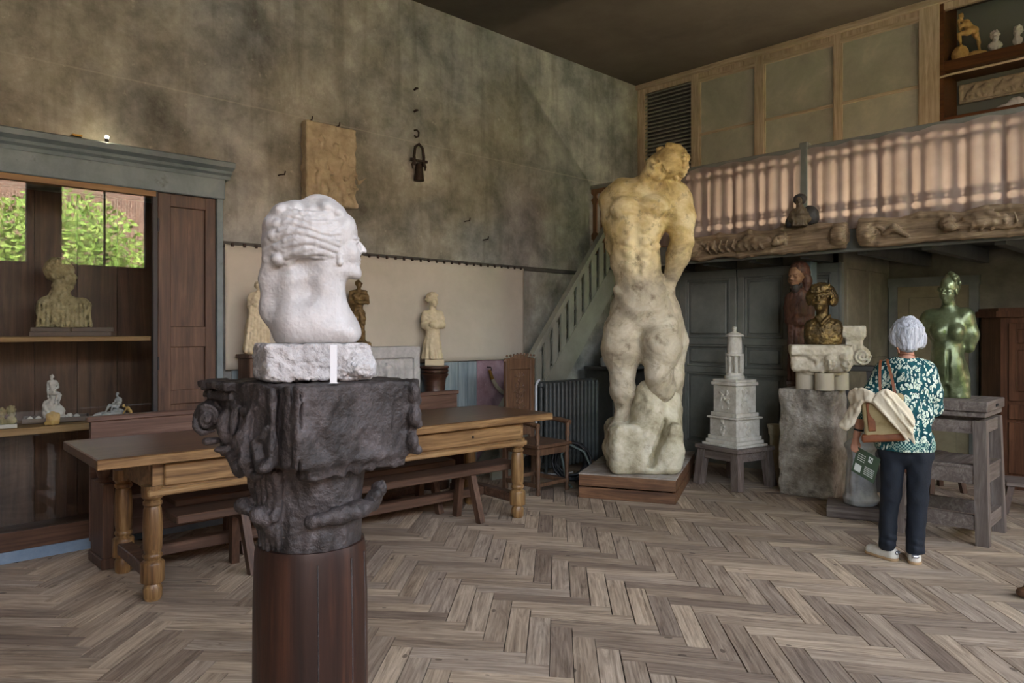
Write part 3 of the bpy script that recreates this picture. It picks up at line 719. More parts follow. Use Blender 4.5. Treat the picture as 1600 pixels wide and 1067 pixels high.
blo = bpy.data.objects.new('balcony_lamp_light', bl); COL.objects.link(blo); blo.location = (-1.5, YT-.12, 2.62); blo.rotation_euler = (math.radians(98), 0, math.pi)
blo.rotation_euler = Vector((0,-1,.22)).to_track_quat('-Z','Y').to_euler()
lt = MB().box(-4.4, 1.4, YT-.11, YT-.06, 2.46, 2.6).build('strip_lamp', M['joist']); tag(lt, 'low strip lamp housing along the balcony floor', 'lamp')

# garden beyond the windows (it is mirrored in the cabinet glass)
struct('ground', MB().box(XR+.25, 16, -9, 15, -.25, -.1), M['gravel'])
gw = MB().box(10.5, 10.8, -9, 15, -.1, 6.2).build('garden_wall', M['brick']); gw['kind'] = 'structure'
def shrub(loc, rx, ry, rz, n, seed, label):
    r = np.random.RandomState(seed); p = r.normal(size=(n,3)); p /= np.linalg.norm(p,axis=1)[:,None]; p *= (r.uniform(.55,1.08,(n,1)))
    p *= np.array((rx,ry,rz)); vs = []; fs = []
    for i,q in enumerate(p):
        a = Vector(r.normal(size=3)).normalized()*.09; b = a.orthogonal().normalized()*.05
        q = Vector(q)+Vector((0,0,rz)); vs += [q-a, q+b, q+a, q-b]; fs.append((4*i,4*i+1,4*i+2,4*i+3))
    t = thing('garden_shrub', label, 'shrub', loc); MB().add(vs, fs).build('foliage', M['leaf'], t)
    MB().tube([(0,0,-.1),(.05,0,rz*.6),(0,.05,rz)], [.09,.07,.04], 8).build('trunk', M['driftwood'], t)
shrub((8.4, 4.4, 0), 1.5, 2.1, 2.4, 8000, 3, 'tall leafy garden shrub mirrored in the cabinet glass')
shrub((8.3, 1.2, 0), 1.0, .9, .8, 1800, 4, 'low leafy garden shrub mirrored low in the cabinet glass')

# ------------------------------------------------------------------ wall cabinet on the left
XF = XL+.07
cab = thing('display_cabinet', 'glazed display cabinet built into the wall under a blue grey cornice', 'cabinet', (XL, .4, .06))
B = lambda: mbw(cab)
for i in range(14):
    y0 = VY0+i*(VY1-VY0)/14; B().box(XL-.53-.004*(i%2), XL-.51-.004*(i%3), y0+.002, y0+(VY1-VY0)/14-.002, .07, 2.6).build('back_board', M['brownwood'], cab)
B().box(XL-.5, XL+.02, VY0, VY0+.03, .07, 2.6).build('side_panel', M['brownwood'], cab)
B().box(XL-.5, XL, VY1-.02, VY1-.001, .07, 2.6).build('side_panel', M['brownwood'], cab)
B().box(XL-.5, XL+.0, VY0+.03, VY1-.02, .07, .12).build('bottom_board', M['brownwood_x'], cab)
SH1, SH2 = 1.505, .885
B().box(XL-.5, XL+.02, VY0+.03, 1.88, SH1-.035, SH1, .004).build('shelf', M['shelfwood'], cab)
B().box(XL-.5, XL+.02, VY0+.03, 1.88, SH2-.05, SH2, .004).build('shelf', M['shelfwood'], cab)
B().box(XL-.02, XF, VY0, 1.9, 2.56, 2.63).build('top_rail', M['shelfwood'], cab)
B().box(XL-.02, XF+.02, VY0-.05, VY1+.04, 0, .075).build('sill', M['bluesill'], cab)
B().box(XL-.02, XF+.01, VY0, 1.9, .075, .2).build('bottom_rail', M['brownwood_x'], cab)
B().box(XL-.01, XF+.005, VY1-.0, VY1+.05, 0, 2.62, .005).build('frame_jamb', M['bluegrey'], cab)
B().box(XL-.01, XF+.02, VY0-.1, VY1+.06, 2.6, 2.76, .006).build('frieze', M['bluegrey'], cab)
pr = [(0,2.76),(.09,2.76),(.1,2.785),(.13,2.8),(.14,2.82),(.19,2.84),(.2,2.875),(.17,2.89),(0,2.895)]
B().prism([(XL-.005+u, z) for u, z in pr], 'y', VY0-.12, VY1+.1).M
cor = B(); cor.add([(XL-.005+u, y, z) for y in (VY0-.12, VY1+.1) for u, z in pr], [tuple(range(9)), tuple(range(17,8,-1))]+[(i,(i+1)%9,9+(i+1)%9,9+i) for i in range(9)])
cor.build('cornice', M['bluegrey'], cab)
for y0, y1 in ((VY0+.03, -.25), (-.25, .85), (.85, 1.885)):
    B().box(XL+.035, XL+.04, y0, y1, .2, 2.56).build('glass_pane', M['glass'], cab)
B().box(XL+.02, XL+.06, 1.885, 1.915, .1, 2.6).build('iron_stile', M['black'], cab)
s0, s1 = 1.92, VY1
sh = B()
for y0, y1 in ((s0, s0+.095), (s1-.085, s1)): sh.box(XL+.015, XL+.05, y0, y1, .1, 2.6, .004)
for z0, z1 in ((.1,.3),(.98,1.09),(1.42,1.58),(2.5,2.6)): sh.box(XL+.015, XL+.048, s0+.09, s1-.08, z0, z1, .004)
shu = sh.build('shutter_door', M['brownwood'], cab)
for z0, z1 in ((.3,.98),(1.09,1.42),(1.58,2.5)): B().box(XL+.018, XL+.03, s0+.095, s1-.085, z0, z1).build('shutter_panel', M['brownwood'], shu)
for z in (2.35, 1.3, .4): B().tube([(XL+.06,1.92,z-.05),(XL+.06,1.92,z+.05)], .008, 8).build('hinge', M['black'], shu)
sp = thing('spot_lamp', 'small lit spot lamp clipped on top of the blue cornice', 'lamp', tuple(onx(167, 222, XL+.15)))
sp.location.z = 2.885
MB().tube([(0,0,0),(0,0,.03)], .013, 10).build('clip', M['black'], sp)
bm_ = MB().lathe([(.0,0),(.011,.005),(.014,.014),(.009,.022),(0,.026)], 12, (0,0,.03)).build('bulb', M['bulb'], sp, 60)
tg = MB().box(-.05,.05,-.03,.03,0,.012).build('lamp_bracket', M['brass']); tg.location = onx(118, 219, XL+.12); tg.location.z = 2.897; tag(tg, 'small flat metal bracket lying on the blue cornice', 'bracket')

# rail with hanging canvas, dado boards
tr = struct('trim_1', MB().box(XL, XL+.025, VY1+.06, 7.2, 2.23, 2.275, .004), M['joist'])
n, nz = 90, 18; vs = []
y0, y1 = 2.44, 5.86
for j in range(nz+1):
    t = j/nz
    for i in range(n+1):
        s = i/n; vs.append((XL+.03+.006*math.sin(s*23)+.012*t*math.sin(s*41+2)*.5+.008*t, y0+(y1-y0)*s, 2.25-1.02*t-.008*abs(math.sin(s*60))*(1-t)))
fs = [(j*(n+1)+i, j*(n+1)+i+1, (j+1)*(n+1)+i+1, (j+1)*(n+1)+i) for j in range(nz) for i in range(n)]
cv = MB().add(vs, fs).build('hanging_canvas', M['canvas'], None, 180); tag(cv, 'plain beige canvas hung from a rail along the concrete wall', 'canvas')
so = cv.modifiers.new('thickness', 'SOLIDIFY'); so.thickness = .003
for i in range(34):
    y = 2.5+i*.1; MB().box(XL+.03, XL+.045, y-.012, y+.012, 2.232, 2.262, .003).build('nail_clip', M['iron'], tr)
dado = thing('plank_dado', 'blue grey painted vertical planks on the wall behind the pew', 'panelling', (XL, 3.8, 0))
y = 2.5; i = 0
while y < 5.1:
    w = .13+.03*((i*7)%3); mbw(dado).box(XL+.002, XL+.018+.003*(i%2), y+.003, min(y+w, 5.16)-.003, 0, 1.22, .003).build('plank', M['bluewood'], dado); y += w; i += 1
pp = MB().box(XL+.001, XL+.012, 5.165, 6.3, 0, 1.235).build('plaster_patch', M['purple']); tag(pp, 'purple stained plaster patch low on the wall beside the planks', 'plaster patch')
MB().box(XL+.012, XL+.03, 5.165, 6.3, 0, .12, .004).build('baseboard_left', M['joist'])['kind'] = 'structure'
# ------------------------------------------------------------------ stair
XS = -5.63
st = thing('staircase', 'steep grey painted stair with slatted handrail climbing to the balcony', 'staircase', (XS, 5.1, 0))
sl = math.tan(math.radians(50)); zt = lambda y: (y-5.15)*sl          # walking line
yb = 5.15+2.42/sl
S_ = lambda: mbw(st)
S_().prism([(5.1,0),(5.42,0),(yb+.16,2.3),(yb+.16,2.42),(yb-.03,2.42),(5.1,.1)], 'x', XS, XS+.035).build('stringer', M['stairgrey'], st)
S_().prism([(5.1,0),(5.42,0),(yb+.16,2.3),(yb+.16,2.42),(yb-.03,2.42),(5.1,.1)], 'x', XL+.03, XL+.06).build('stringer', M['stairgrey'], st)
for i in range(11):
    z = .2+i*.2; y = 5.15+z/sl; S_().box(XL+.06, XS, y, y+.22, z-.03, z).build('tread', M['stairgrey'], st)
hr = S_(); hr.beam((XS+.02, 5.1, 1.235-.68), (XS+.02, 7.04, 1.235-.68+1.94*1.19), .075, .055); 
hz = lambda y: 1.235-.68+(y-5.1)*1.19
hr.build('hand_rail', M['stairgrey'], st)
y = 5.22
while y < 7.0:
    z0 = max(.02, zt(y)-.1); z1 = hz(y)-.02
    if z1-z0 > .1: S_().box(XS+.008, XS+.03, y, y+.085, z0, z1).build('slat', M['stairgrey'], st)
    y += .135
# ------------------------------------------------------------------ furniture
def leg_profile(H, r):
    return [(r*.8,0),(r*1.0,.02),(r*1.02,.07),(r*.75,.1),(r*1.2,.105),(r*1.25,.11),(r*1.25,.21),(r*1.2,.22),(r*.82,.235),(r*1.02,.25),(r*1.02,.262),(r*.86,.272),
            (r*.98,.30),(r*1.04,.42),(r*.94,.52),(r*.82,.54),(r*1.0,.55),(r*1.0,.565),(r*.8,.575),(r*1.15,.595),(r*1.15,H)]
TA = math.radians(87.5)
tab = thing('refectory_table', 'long oak refectory table with turned legs and a drawer', 'table', (-4.37, 1.12, 0), TA)
TL, TW, TZ = 3.42, .90, .855
MB().box(0, TL, 0, TW, TZ-.058, TZ, .006).build('table_top', M['tabletop'], tab)
MB().box(-.001, TL+.001, -.004, .03, TZ-.059, TZ-.006, .004).build('edge_board', M['oak'], tab)
ap = MB(); ap.box(.30, TL-.26, .085, .115, .62, TZ-.058); ap.box(.30, TL-.26, TW-.13, TW-.1, .62, TZ-.058); ap.box(.30, .33, .09, TW-.1, .62, TZ-.058); ap.box(TL-.29, TL-.26, .09, TW-.1, .62, TZ-.058)
ap.build('apron', M['oak'], tab)
MB().box(.27, TL-.23, .06, .1, .60, .64, .008).build('moulding', M['oak'], tab)
for x0, x1 in ((.36, 1.45), (2.1, TL-.3)):
    dr = MB().box(x0, x1, .062, .09, .655, TZ-.075, .006).build('drawer', M['oak'], tab)
    MB().tube([((x0+x1)/2, .05, .72), ((x0+x1)/2, .064, .72)], .008, 8).build('key_hole', M['black'], dr)
for x in (.31, TL-.29):
    for y in (.12, TW-.14): MB().lathe(leg_profile(.66, .052), 18, (x, y, 0)).build('leg', M['oak_z'], tab, 40)
    MB().box(x-.045, x+.045, .12, TW-.14, .125, .2, .008).build('stretcher', M['darkoak'], tab)
MB().box(.36, TL-.34, TW/2+.045, TW/2+.135, .13, .2, .008).build('stretcher', M['darkoak'], tab)

def bench(loc, label, L, e=.5):
    t = thing('trestle_bench', label, 'bench', loc, TA, 'benches at the refectory table')
    MB().box(0, L, -.13, .13, .385, .435, .008).build('seat', M['darkoak'], t)
    for x in (.42, L-e):
        for s in (-1, 1):
            MB().beam((x, s*.07, .39), (x+.03, s*.16, 0.0), .06, .05, (1,0,0)).build('leg', M['darkoak_z'], t)
        MB().box(x-.02, x+.03, -.1, .1, .34, .386).build('cleat', M['darkoak'], t)
    return t
bench((-4.675, 1.60, 0), 'dark oak trestle bench in front of the refectory table', 2.78)
bench((-5.13, 1.75, 0), 'dark oak trestle bench under the table between stretcher and pew', 2.3, .22)
pew = thing('pew', 'low brown wooden pew with panelled ends behind the refectory table', 'pew', (-5.56, 1.38, 0), math.radians(90))
PL = 3.2
MB().box(0, PL, -.02, .02, .12, .93, .004).build('back_panel', M['pewwood'], pew)
MB().box(-.02, PL+.02, -.035, .035, .93, .965, .006).build('top_rail', M['pewwood'], pew)
MB().box(0.0, PL, -.028, .0, .80, .93, .004).build('back_rail', M['pewwood'], pew)
MB().box(.03, PL-.03, -.27, -.02, .42, .455, .006).build('seat', M['pewwood'], pew)
for x in (0.0, PL-.07):
    e = MB().box(x, x+.07, -.31, -.02, .06, .55, .006).build('end_panel', M['darkoak_z'], pew)
    MB().box(x-.012, x+.082, -.325, -.01, 0, .07, .006).build('plinth', M['darkoak_z'], e)
    MB().lathe([(.05,0),(.06,.012),(.035,.03),(.045,.06),(.055,.1),(.03,.14),(.05,.16),(.05,.18)], 14, (x+.035, -.2, .55)).build('finial', M['darkoak_z'], e, 50)

# carved armchair
ch = thing('carved_armchair', 'narrow carved walnut armchair with tall panelled back beside the radiator', 'chair', (-5.0, 5.13, 0), 0)
# local: +x is the front, y across
for y in (-.2, .2):
    MB().lathe([(.018,0),(.024,.02),(.018,.05),(.026,.09),(.018,.13),(.02,.25),(.026,.33),(.018,.37),(.026,.4),(.026,.44)], 12, (.23, y, 0)).build('leg', M['chairwood'], ch, 50)
    MB().box(-.24, -.195, y-.022, y+.022, 0, .46, .004).build('leg', M['chairwood'], ch)
    ar = MB().tube([(-.2,y,.66),(-.05,y*1.08,.675),(.12,y*1.12,.67),(.25,y*1.1,.655)], [.02,.022,.024,.026], 10).build('arm', M['chairwood'], ch, 60)
    MB().lathe([(.018,.44),(.026,.47),(.016,.5),(.026,.55),(.018,.6),(.024,.63),(.022,.655)], 12, (.23, y*1.05, 0)).build('arm_post', M['chairwood'], ar, 50)
    MB().box(-.22, .23, y-.016, y+.016, .07, .11, .004).build('stretcher', M['chairwood'], ch)
for x in (.23, -.22): MB().box(x-.016, x+.016, -.2, .2, .08, .115, .004).build('stretcher', M['chairwood'], ch)
MB().box(-.25, .27, -.24, .24, .44, .475, .008).build('seat', M['chairwood'], ch)
MB().box(-.22, .24, -.21, .21, .37, .44, .004).build('seat_rail', M['chairwood'], ch)
bk = MB()
for y0, y1 in ((-.2,-.14), (.14,.2)): bk.box(-.245, -.205, y0, y1, .46, 1.26, .004)
for z0, z1 in ((.5,.58), (1.16,1.25)): bk.box(-.242, -.208, -.15, .15, z0, z1, .004)
back = bk.build('backrest', M['chairwood'], ch)
MB().box(-.235, -.222, -.14, .14, .58, 1.16).build('back_panel', M['chairwood'], back)
car = Sculpt(.006, .008); r_ = random.Random(2)
for i in range(9):
    z = .66+i*.052; w = .05*abs(math.sin(i*.9))+.02
    for s in (-1,1): car.chain([(0,0,z),(0,s*w,z+.02),(0,s*w*.6,z+.05)], [.008,.010,.006])
car.cap((0,0,.64),(0,0,1.12),.009); car.build('carved_ornament', M['chairwood'], back, off=(-.222,0,0))
cr = Sculpt(.006, .01)
for i in range(9):
    y = -.19+i*.0475; cr.ell((0,y,1.27+.018*math.cos(i*math.pi/4-math.pi)),(.014,.028,.022)); cr.ell((0,y+.02,1.295+.02*(1-abs(i-4)/4)),(.01,.014,.014))
cr.box((0,0,1.255),(.016,.2,.014)); cr.build('crest_rail', M['chairwood'], back, off=(-.225,0,0))

# cast-iron radiator
rad = thing('radiator', 'dark grey cast iron column radiator under the stair', 'radiator', (-5.45, 5.68, 0))
sec = None
for i in range(14):
    if sec is None:
        s = MB()
        for x in (-.075, 0, .075): s.tube([(x,0,.08),(x,0,.14),(x,0,.94),(x,0,.98)], [.02,.026,.026,.018], 10)
        s.lathe([(.02,0),(.05,.01),(.05,.05),(.02,.06)], 8, (0,0,.94)); s.box(-.095,.095,-.02,.02,.93,.985,.012); s.box(-.095,.095,-.02,.02,.07,.13,.012)
        o = s.build('radiator_section', M['radiator'], rad, 50); sec = o.data
    else: o = link(bpy.data.objects.new('radiator_section', sec), rad)
    o.location = (0, i*.064, 0)
for y in (.0, 13*.064):
    for x in (-.07,.07): MB().lathe([(.022,0),(.016,.03),(.022,.08)], 10, (x, y, 0)).build('foot', M['radiator'], rad, 50)
for i in range(14):
    pass
pipe = MB().tube([(-5.42,5.57,0),(-5.42,5.57,.96),(-5.42,5.59,1.0),(-5.43,5.63,1.02)], .014, 10).build('heating_pipe', M['whitepipe'], None, 60); tag(pipe, 'white painted heating pipe rising at the end of the radiator', 'pipe')
# cable coil, hose, rope
ck = thing('cable_coil', 'coil of black cable on the floor below the radiator', 'cable', tuple(flo(893, 753)))
pts = [((.17+.03*math.sin(i*.37))*math.cos(i*.45), .05*math.sin(i*.21)+.02*math.sin(i*1.3), .2+(.17+.03*math.sin(i*.37))*math.sin(i*.45)) for i in range(150)]
MB().tube(pts, .011, 7).build('cable_loops', M['black'], ck, 60); ck.rotation_euler = (math.radians(-8), 0, YAW)
ck.location.z = .012
hp = flo(908, 757); 
hose = MB().tube([hp+Vector((0,0,.02)), hp+Vector((.08,.06,.18)), hp+Vector((.02,.02,.33)), hp+Vector((-.1,-.06,.40)), hp+Vector((-.16,-.12,.30)), hp+Vector((-.05,-.16,.04)), hp+Vector((.05,-.2,.012))], .013, 8).build('hose', M['greenhose'], None, 60); tag(hose, 'grey green hose bent over the black cable coil', 'hose')
cp = [flo(x, y) + Vector((0,0,.006)) for x, y in ((842,738),(855,741),(870,742),(885,741),(895,738))]
wc = MB().tube(cp, .006, 7).build('white_cord', M['whitepipe'], None, 60); tag(wc, 'thin white cord lying on the floor under the armchair', 'cord')
rp = thing('hanging_rope', 'thick hemp rope slung from an iron hook on the purple patch', 'rope', tuple(onx(765, 578, XL+.05)))
r0 = rp.location; ends = [onx(x, y, XL+.06) - r0 for x, y in ((765,578),(769,592),(776,604),(785,613),(795,617),(806,610),(815,598),(822,585))]
MB().tube(ends[1:], .022, 10).build('rope_strand', M['rope'], rp, 60)
MB().tube([ends[0], ends[0]*.3+ends[1]*.7, ends[1]], [.016,.02,.024], 10).build('ferrule', M['brass'], rp, 60)
MB().tube([(-.04,0,.03),(.02,0,.03),(.03,0,0),(.0,0,-.02)], .006, 7).build('hook', M['iron'], rp, 60)

# low shelf under the stair end
ls = thing('low_shelf', 'dark open low shelf between the radiator and the statue', 'shelf', (-5.55, 6.78, 0))
LS = lambda: MB()
for y in (0, .68): MB().box(-.2, .2, y, y+.03, 0, 1.08).build('side', M['joist'], ls)
for z in (.05, .62, 1.08): MB().box(-.22 if z > 1 else -.2, .22 if z > 1 else .2, 0.03 if z < 1 else -.02, .68 if z < 1 else .73, z, z+.035, .004).build('board', M['joist'], ls)
MB().box(-.2, -.185, .03, .68, .08, 1.08).build('back_panel', M['shelfwood'], ls)
sc = Sculpt(.014, .05); sc.ell((0,0,0),(.12,.16,.1)).ell((.03,.12,.14),(.1,.16,.14)).ell((0,.22,.3),(.08,.12,.18)).ell((.05,.1,.02),(.1,.1,.05)).noise(.03,11,3).cut(2,-.02,'>')
sc_o = sc.build('plaster_fragment', M['plaster_grey']); sc_o.location = (-5.55, 6.98, 1.137); tag(sc_o, 'rough grey plaster fragment leaning on the low dark shelf', 'fragment')
sc = Sculpt(.01, .03); sc.ell((0,0,.03),(.1,.12,.05)).ell((.03,.1,.05),(.07,.1,.06)).noise(.02,22,5).cut(2,0,'>')
o = sc.build('cloth_heap', M['monkcape']); o.location = (-5.5, 7.02, .656); tag(o, 'crumpled dark cloth heap inside the low shelf', 'cloth')

# crate under the big statue
cu, cvv = Vector((.897,.443,0)), Vector((-.467,.884,0)); cang = math.atan2(.443, .897)
crate = thing('statue_crate', 'low wide plank crate carrying the tall plaster statue', 'crate', (-4.47, 5.16, 0), cang)
CW, CD, CZ = .885, 1.62, .225
for z0, z1 in ((0,.1),(.112,.212)):
    MB().box(0, CW, 0, .03, z0, z1, .004).build('plank', M['cratewood'], crate); MB().box(0, CW, CD-.03, CD, z0, z1, .004).build('plank', M['cratewood'], crate)
    for x in (0, CW-.03): MB().box(x, x+.03, .03, CD-.03, z0, z1, .004).build('plank', M['cratewood'], crate)
for i in range(4): MB().box(-.004, CW+.004, i*CD/4+.002, (i+1)*CD/4-.002, .213, CZ, .003).build('top_plank', M['cratetop'], crate)

# stool with the little stone tower
sp_ = [flo(1152,768), flo(1092,754), flo(1192,759)]
s0 = sp_[0]; e1 = (sp_[1]-s0); e1.z = 0; L1 = e1.length; a1 = math.atan2(e1.y, e1.x)
# near corner s0, long side towards sp_[1]
SS = .47
stool = thing('low_stool', 'low dusty wooden stool carrying the pale stone tower', 'stool', tuple(s0), a1)
sgn = -1
def sy(v): return sgn*v
MB().box(-.04, SS+.04, min(sy(-.04),sy(SS+.04)), max(sy(-.04),sy(SS+.04)), .36, .40, .006).build('top', M['dustwood'], stool)
for x in (0.0, SS):
    for y in (0.0, SS):
        mx, my = SS/2, SS/2; ox, oy = (x-mx)*.1, (y-my)*.1
        MB().beam((x-ox, sy(y-oy), .36), (x+ox*.4, sy(y+oy*.4), 0), .085, .085, (1,0,0)).build('leg', M['dustwood_z'], stool)
for a, b in (((0,0),(SS,0)),((0,SS),(SS,SS)),((0,0),(0,SS)),((SS,0),(SS,SS))): MB().beam((a[0]*.93+.02, sy(a[1]*.93+.02), .315), (b[0]*.93+.02, sy(b[1]*.93+.02), .315), .05, .085).build('apron', M['dustwood'], stool)
tw = thing('stone_tower', 'pale limestone model of a stepped tower with a small lantern', 'model', tuple(s0), a1)
tw.location.z = .40; cx, cyy = SS/2, sy(SS/2)
def sq(h, z0, z1, bev=.004, nm='tier'): MB().box(cx-h, cx+h, cyy-h, cyy+h, z0, z1, bev).build(nm, M['towerstone'], tw)
sq(.225,0,.025); sq(.2,.025,.06); sq(.185,.06,.1); sq(.17,.1,.27); sq(.195,.27,.29,.008,'cornice'); sq(.165,.29,.33); sq(.145,.33,.60); sq(.165,.60,.635,.008,'cornice'); sq(.15,.635,.66); 
def relief(h, z0, z1, w, face, seed):
    s = Sculpt(.007, .012); rr = random.Random(seed)
    for i in range(int(8+(z1-z0)*30)):
        p = (rr.uniform(-w,w), 0, rr.uniform(z0,z1)); q = (p[0]+rr.uniform(-.03,.03), 0, p[2]+rr.uniform(-.05,.05)); s.cap(p, q, .010, .008)
    o = s.build('relief_panel', M['towerstone'], tw)
    o.location = (cx, cyy-h*(-sgn if face == 0 else 0)*-1, 0) if face == 0 else (cx-h, cyy, 0)
    if face == 1: o.rotation_euler = (0,0,math.pi/2)
    if face == 0: o.location = (cx, sy(SS/2-h), 0)
relief(.147,.37,.56,.06,0,1); relief(.147,.37,.56,.06,1,2); relief(.172,.12,.25,.03,0,3); relief(.172,.12,.25,.03,1,4)
MB().lathe([(.1,.66),(.1,.69),(.085,.70),(.085,.725)], 20, (cx,cyy,0)).build('drum_base', M['towerstone'], tw, 40)
for i in range(8):
    a = i*math.pi/4; MB().box(cx+.072*math.cos(a)-.012, cx+.072*math.cos(a)+.012, cyy+.072*math.sin(a)-.012, cyy+.072*math.sin(a)+.012, .725, .90, .003).build('colonnette', M['towerstone'], tw)
MB().lathe([(.055,.72),(.055,.90)], 16, (cx,cyy,0)).build('drum', M['towerstone'], tw, 40)
MB().lathe([(.088,.895),(.088,.915),(.075,.92),(.07,1.06),(.066,1.09)], 20, (cx,cyy,0)).build('lantern', M['towerstone'], tw, 40)
MB().lathe([(.09,1.09),(.09,1.105),(.05,1.125),(.02,1.135),(.018,1.15),(.026,1.165),(.02,1.185),(.0,1.19)], 20, (cx,cyy,0)).build('cap', M['towerstone'], tw, 40)

# small plaster column beside the block
o = thing('plaster_colonnette', 'short ivory plaster column standing beside the stone block', 'column', tuple(flo(1210, 748)), 0)
MB().box(-.075,.075,-.075,.075,0,.11,.006).build('plinth', M['ivory'], o); MB().lathe([(.07,.11),(.072,.13),(.05,.15),(.046,.44),(.05,.46),(.06,.47),(.062,.52),(.068,.54),(.075,.55),(.075,.57)], 20).build('shaft', M['ivory'], o, 40)

# modelling stand on the right
f1 = flo(1531, 850); st_ = thing('modelling_stand', 'tall weathered wooden sculptor stand under the green bronze torso', 'stand', tuple(f1), 0)
# corners from the photograph: near leg, right leg, left legs
f2 = flo(1561, 823); v2 = (f2-f1); v2.z = 0
ang = math.atan2(v2.y, v2.x); st_.rotation_euler = (0,0,ang); D2 = .46; W2 = .50
# local: +x away along the right side, +y to the left
SZ = 1.035
def SP(x, y, z):
    k = (1-z/SZ)*.05; return (x + (k if x > D2/2 else -k)*0.8, y + (k if y > W2/2 else -k)*.6, z)
for x in (0, D2):
    for y in (0, W2): MB().beam(SP(x,y,0), SP(x,y,SZ-.14), .085, .075, (1,0,0)).build('leg', M['dustwood_z'], st_)
tp = MB().box(-.06, D2+.06, -.06, W2+.06, SZ-.075, SZ, .006).build('top', M['dustwood'], st_)
MB().box(-.045, D2+.045, -.045, W2+.045, SZ-.115, SZ-.08, .004).build('top_frame', M['dustwood'], st_)
MB().box(D2*.45, D2*.6, -.066, -.055, SZ-.05, SZ-.03).build('slot', M['black'], tp)
for z, h, nm in ((SZ-.19,.09,'rail'), (.16,.1,'rail')):
    for a, b in (((0,0),(D2,0)),((0,W2),(D2,W2)),((0,0),(0,W2)),((D2,0),(D2,W2))): MB().beam(SP(*a,z), SP(*b,z), .05, h).build(nm, M['dustwood'], st_)
MB().box(-.05, D2+.05, -.05, W2+.05, .545, .57, .004).build('shelf', M['dustwood'], st_)
for a, b in (((0,0),(D2,0)),((0,W2),(D2,W2)),((0,0),(0,W2)),((D2,0),(D2,W2))): MB().beam(SP(*a,.49), SP(*b,.49), .05, .11).build('shelf_rail', M['dustwood'], st_)

# wardrobe with canted corner
wd = thing('wardrobe', 'tall mahogany wardrobe with canted corner beside the beige door', 'wardrobe', (-1.62, 8.5, 0))
x0 = -.25
pl = lambda g: [(x0-.22-g*.7,.49),(x0-.22-g*.7,.24-g),(x0-g*.4,0-g),(1.3,0-g),(1.3,.49)]
MB().prism(pl(0), 'z', .12, 1.68).build('body', M['wardrobe'], wd)
MB().prism(pl(.03), 'z', 0, .12).build('plinth', M['wardrobe'], wd)
MB().prism(pl(.06), 'z', 1.68, 1.74).build('cornice', M['wardrobe'], wd); MB().prism(pl(.03), 'z', 1.74, 1.77).build('cornice', M['wardrobe'], wd)
for i in range(2):
    a = x0+.07+i*.72; dr = MB().box(a, a+.66, -.02, .0, .86, 1.62, .005).build('door', M['wardrobe'], wd)
    MB().box(a+.07, a+.59, -.03, -.018, .95, 1.36, .012).build('door_panel', M['wardrobe'], dr); MB().box(a+.07, a+.59, -.03, -.018, 1.42, 1.56, .012).build('door_panel', M['wardrobe'], dr)
    d2_ = MB().box(a, a+.66, -.02, .0, .68, .83, .005).build('drawer', M['wardrobe'], wd); MB().lathe([(.014,0),(.014,.02),(.02,.03),(.0,.035)], 10).build('knob', M['brass'], d2_).matrix_local = Matrix.Translation((a+.33,-.02,.755)) @ Matrix.Rotation(math.pi/2,4,'X')
    MB().box(a, a+.66, -.02, .0, .15, .65, .005).build('lower_door', M['wardrobe'], wd)
# small dark stools by the wardrobe and behind the stand
def small_stool(loc, rz, h, w, label):
    t = thing('side_stool', label, 'stool', loc, rz)
    MB().box(-w, w, -w, w, h-.035, h, .005).build('seat', M['dustwood'], t)
    for sx in (-1,1):
        for sy_ in (-1,1): MB().beam((sx*w*.75, sy_*w*.75, h-.035), (sx*w*1.05, sy_*w*1.05, 0), .045, .045, (1,0,0)).build('leg', M['darkoak_z'], t)
        MB().beam((sx*w*.95, -w*.9, .14), (sx*w*.95, w*.9, .14), .03, .04).build('stretcher', M['darkoak_z'], t)
small_stool(tuple(flo(1606, 800)), .3, .27, .17, 'low dark wooden stool in front of the wardrobe')
small_stool(tuple(flo(1462, 765)), .9, .36, .16, 'dark wooden stool behind the sculptor stand')
ft = Sculpt(.006,.02); ft.ell((0,0,.03),(.05,.05,.03)).ell((.02,0,.075),(.03,.03,.05)).cut(2,0,'>')
o = ft.build('door_stop', M['cratewood']); o.location = flo(1603, 934); tag(o, 'rounded brown wooden door stop standing alone on the floorboards', 'door stop')
# ------------------------------------------------------------------ sculptures: built in picture-sized units, scaled to metres by their distance
class Px:
    def __init__(s, px, base, d): s.px = px; s.base = base; s.d = d; s.s = d/FPX; s.sc = (s.s*math.cos(math.atan(K(px))), s.s, s.s); s.loc = tuple(pix(px, base, d)); s.rz = facing(px)
    def __call__(s, x, y, dep=0.0): return (x-s.px, dep, s.base-y)
    def thing(s, name, label, cat, group=None): return thing(name, label, cat, s.loc, s.rz, group)
    def one(s, S, name, mat, label, cat, group=None):
        o = S.build(name, mat, None, s.sc); o.location = s.loc; o.rotation_euler = (0,0,s.rz); return tag(o, label, cat, group)

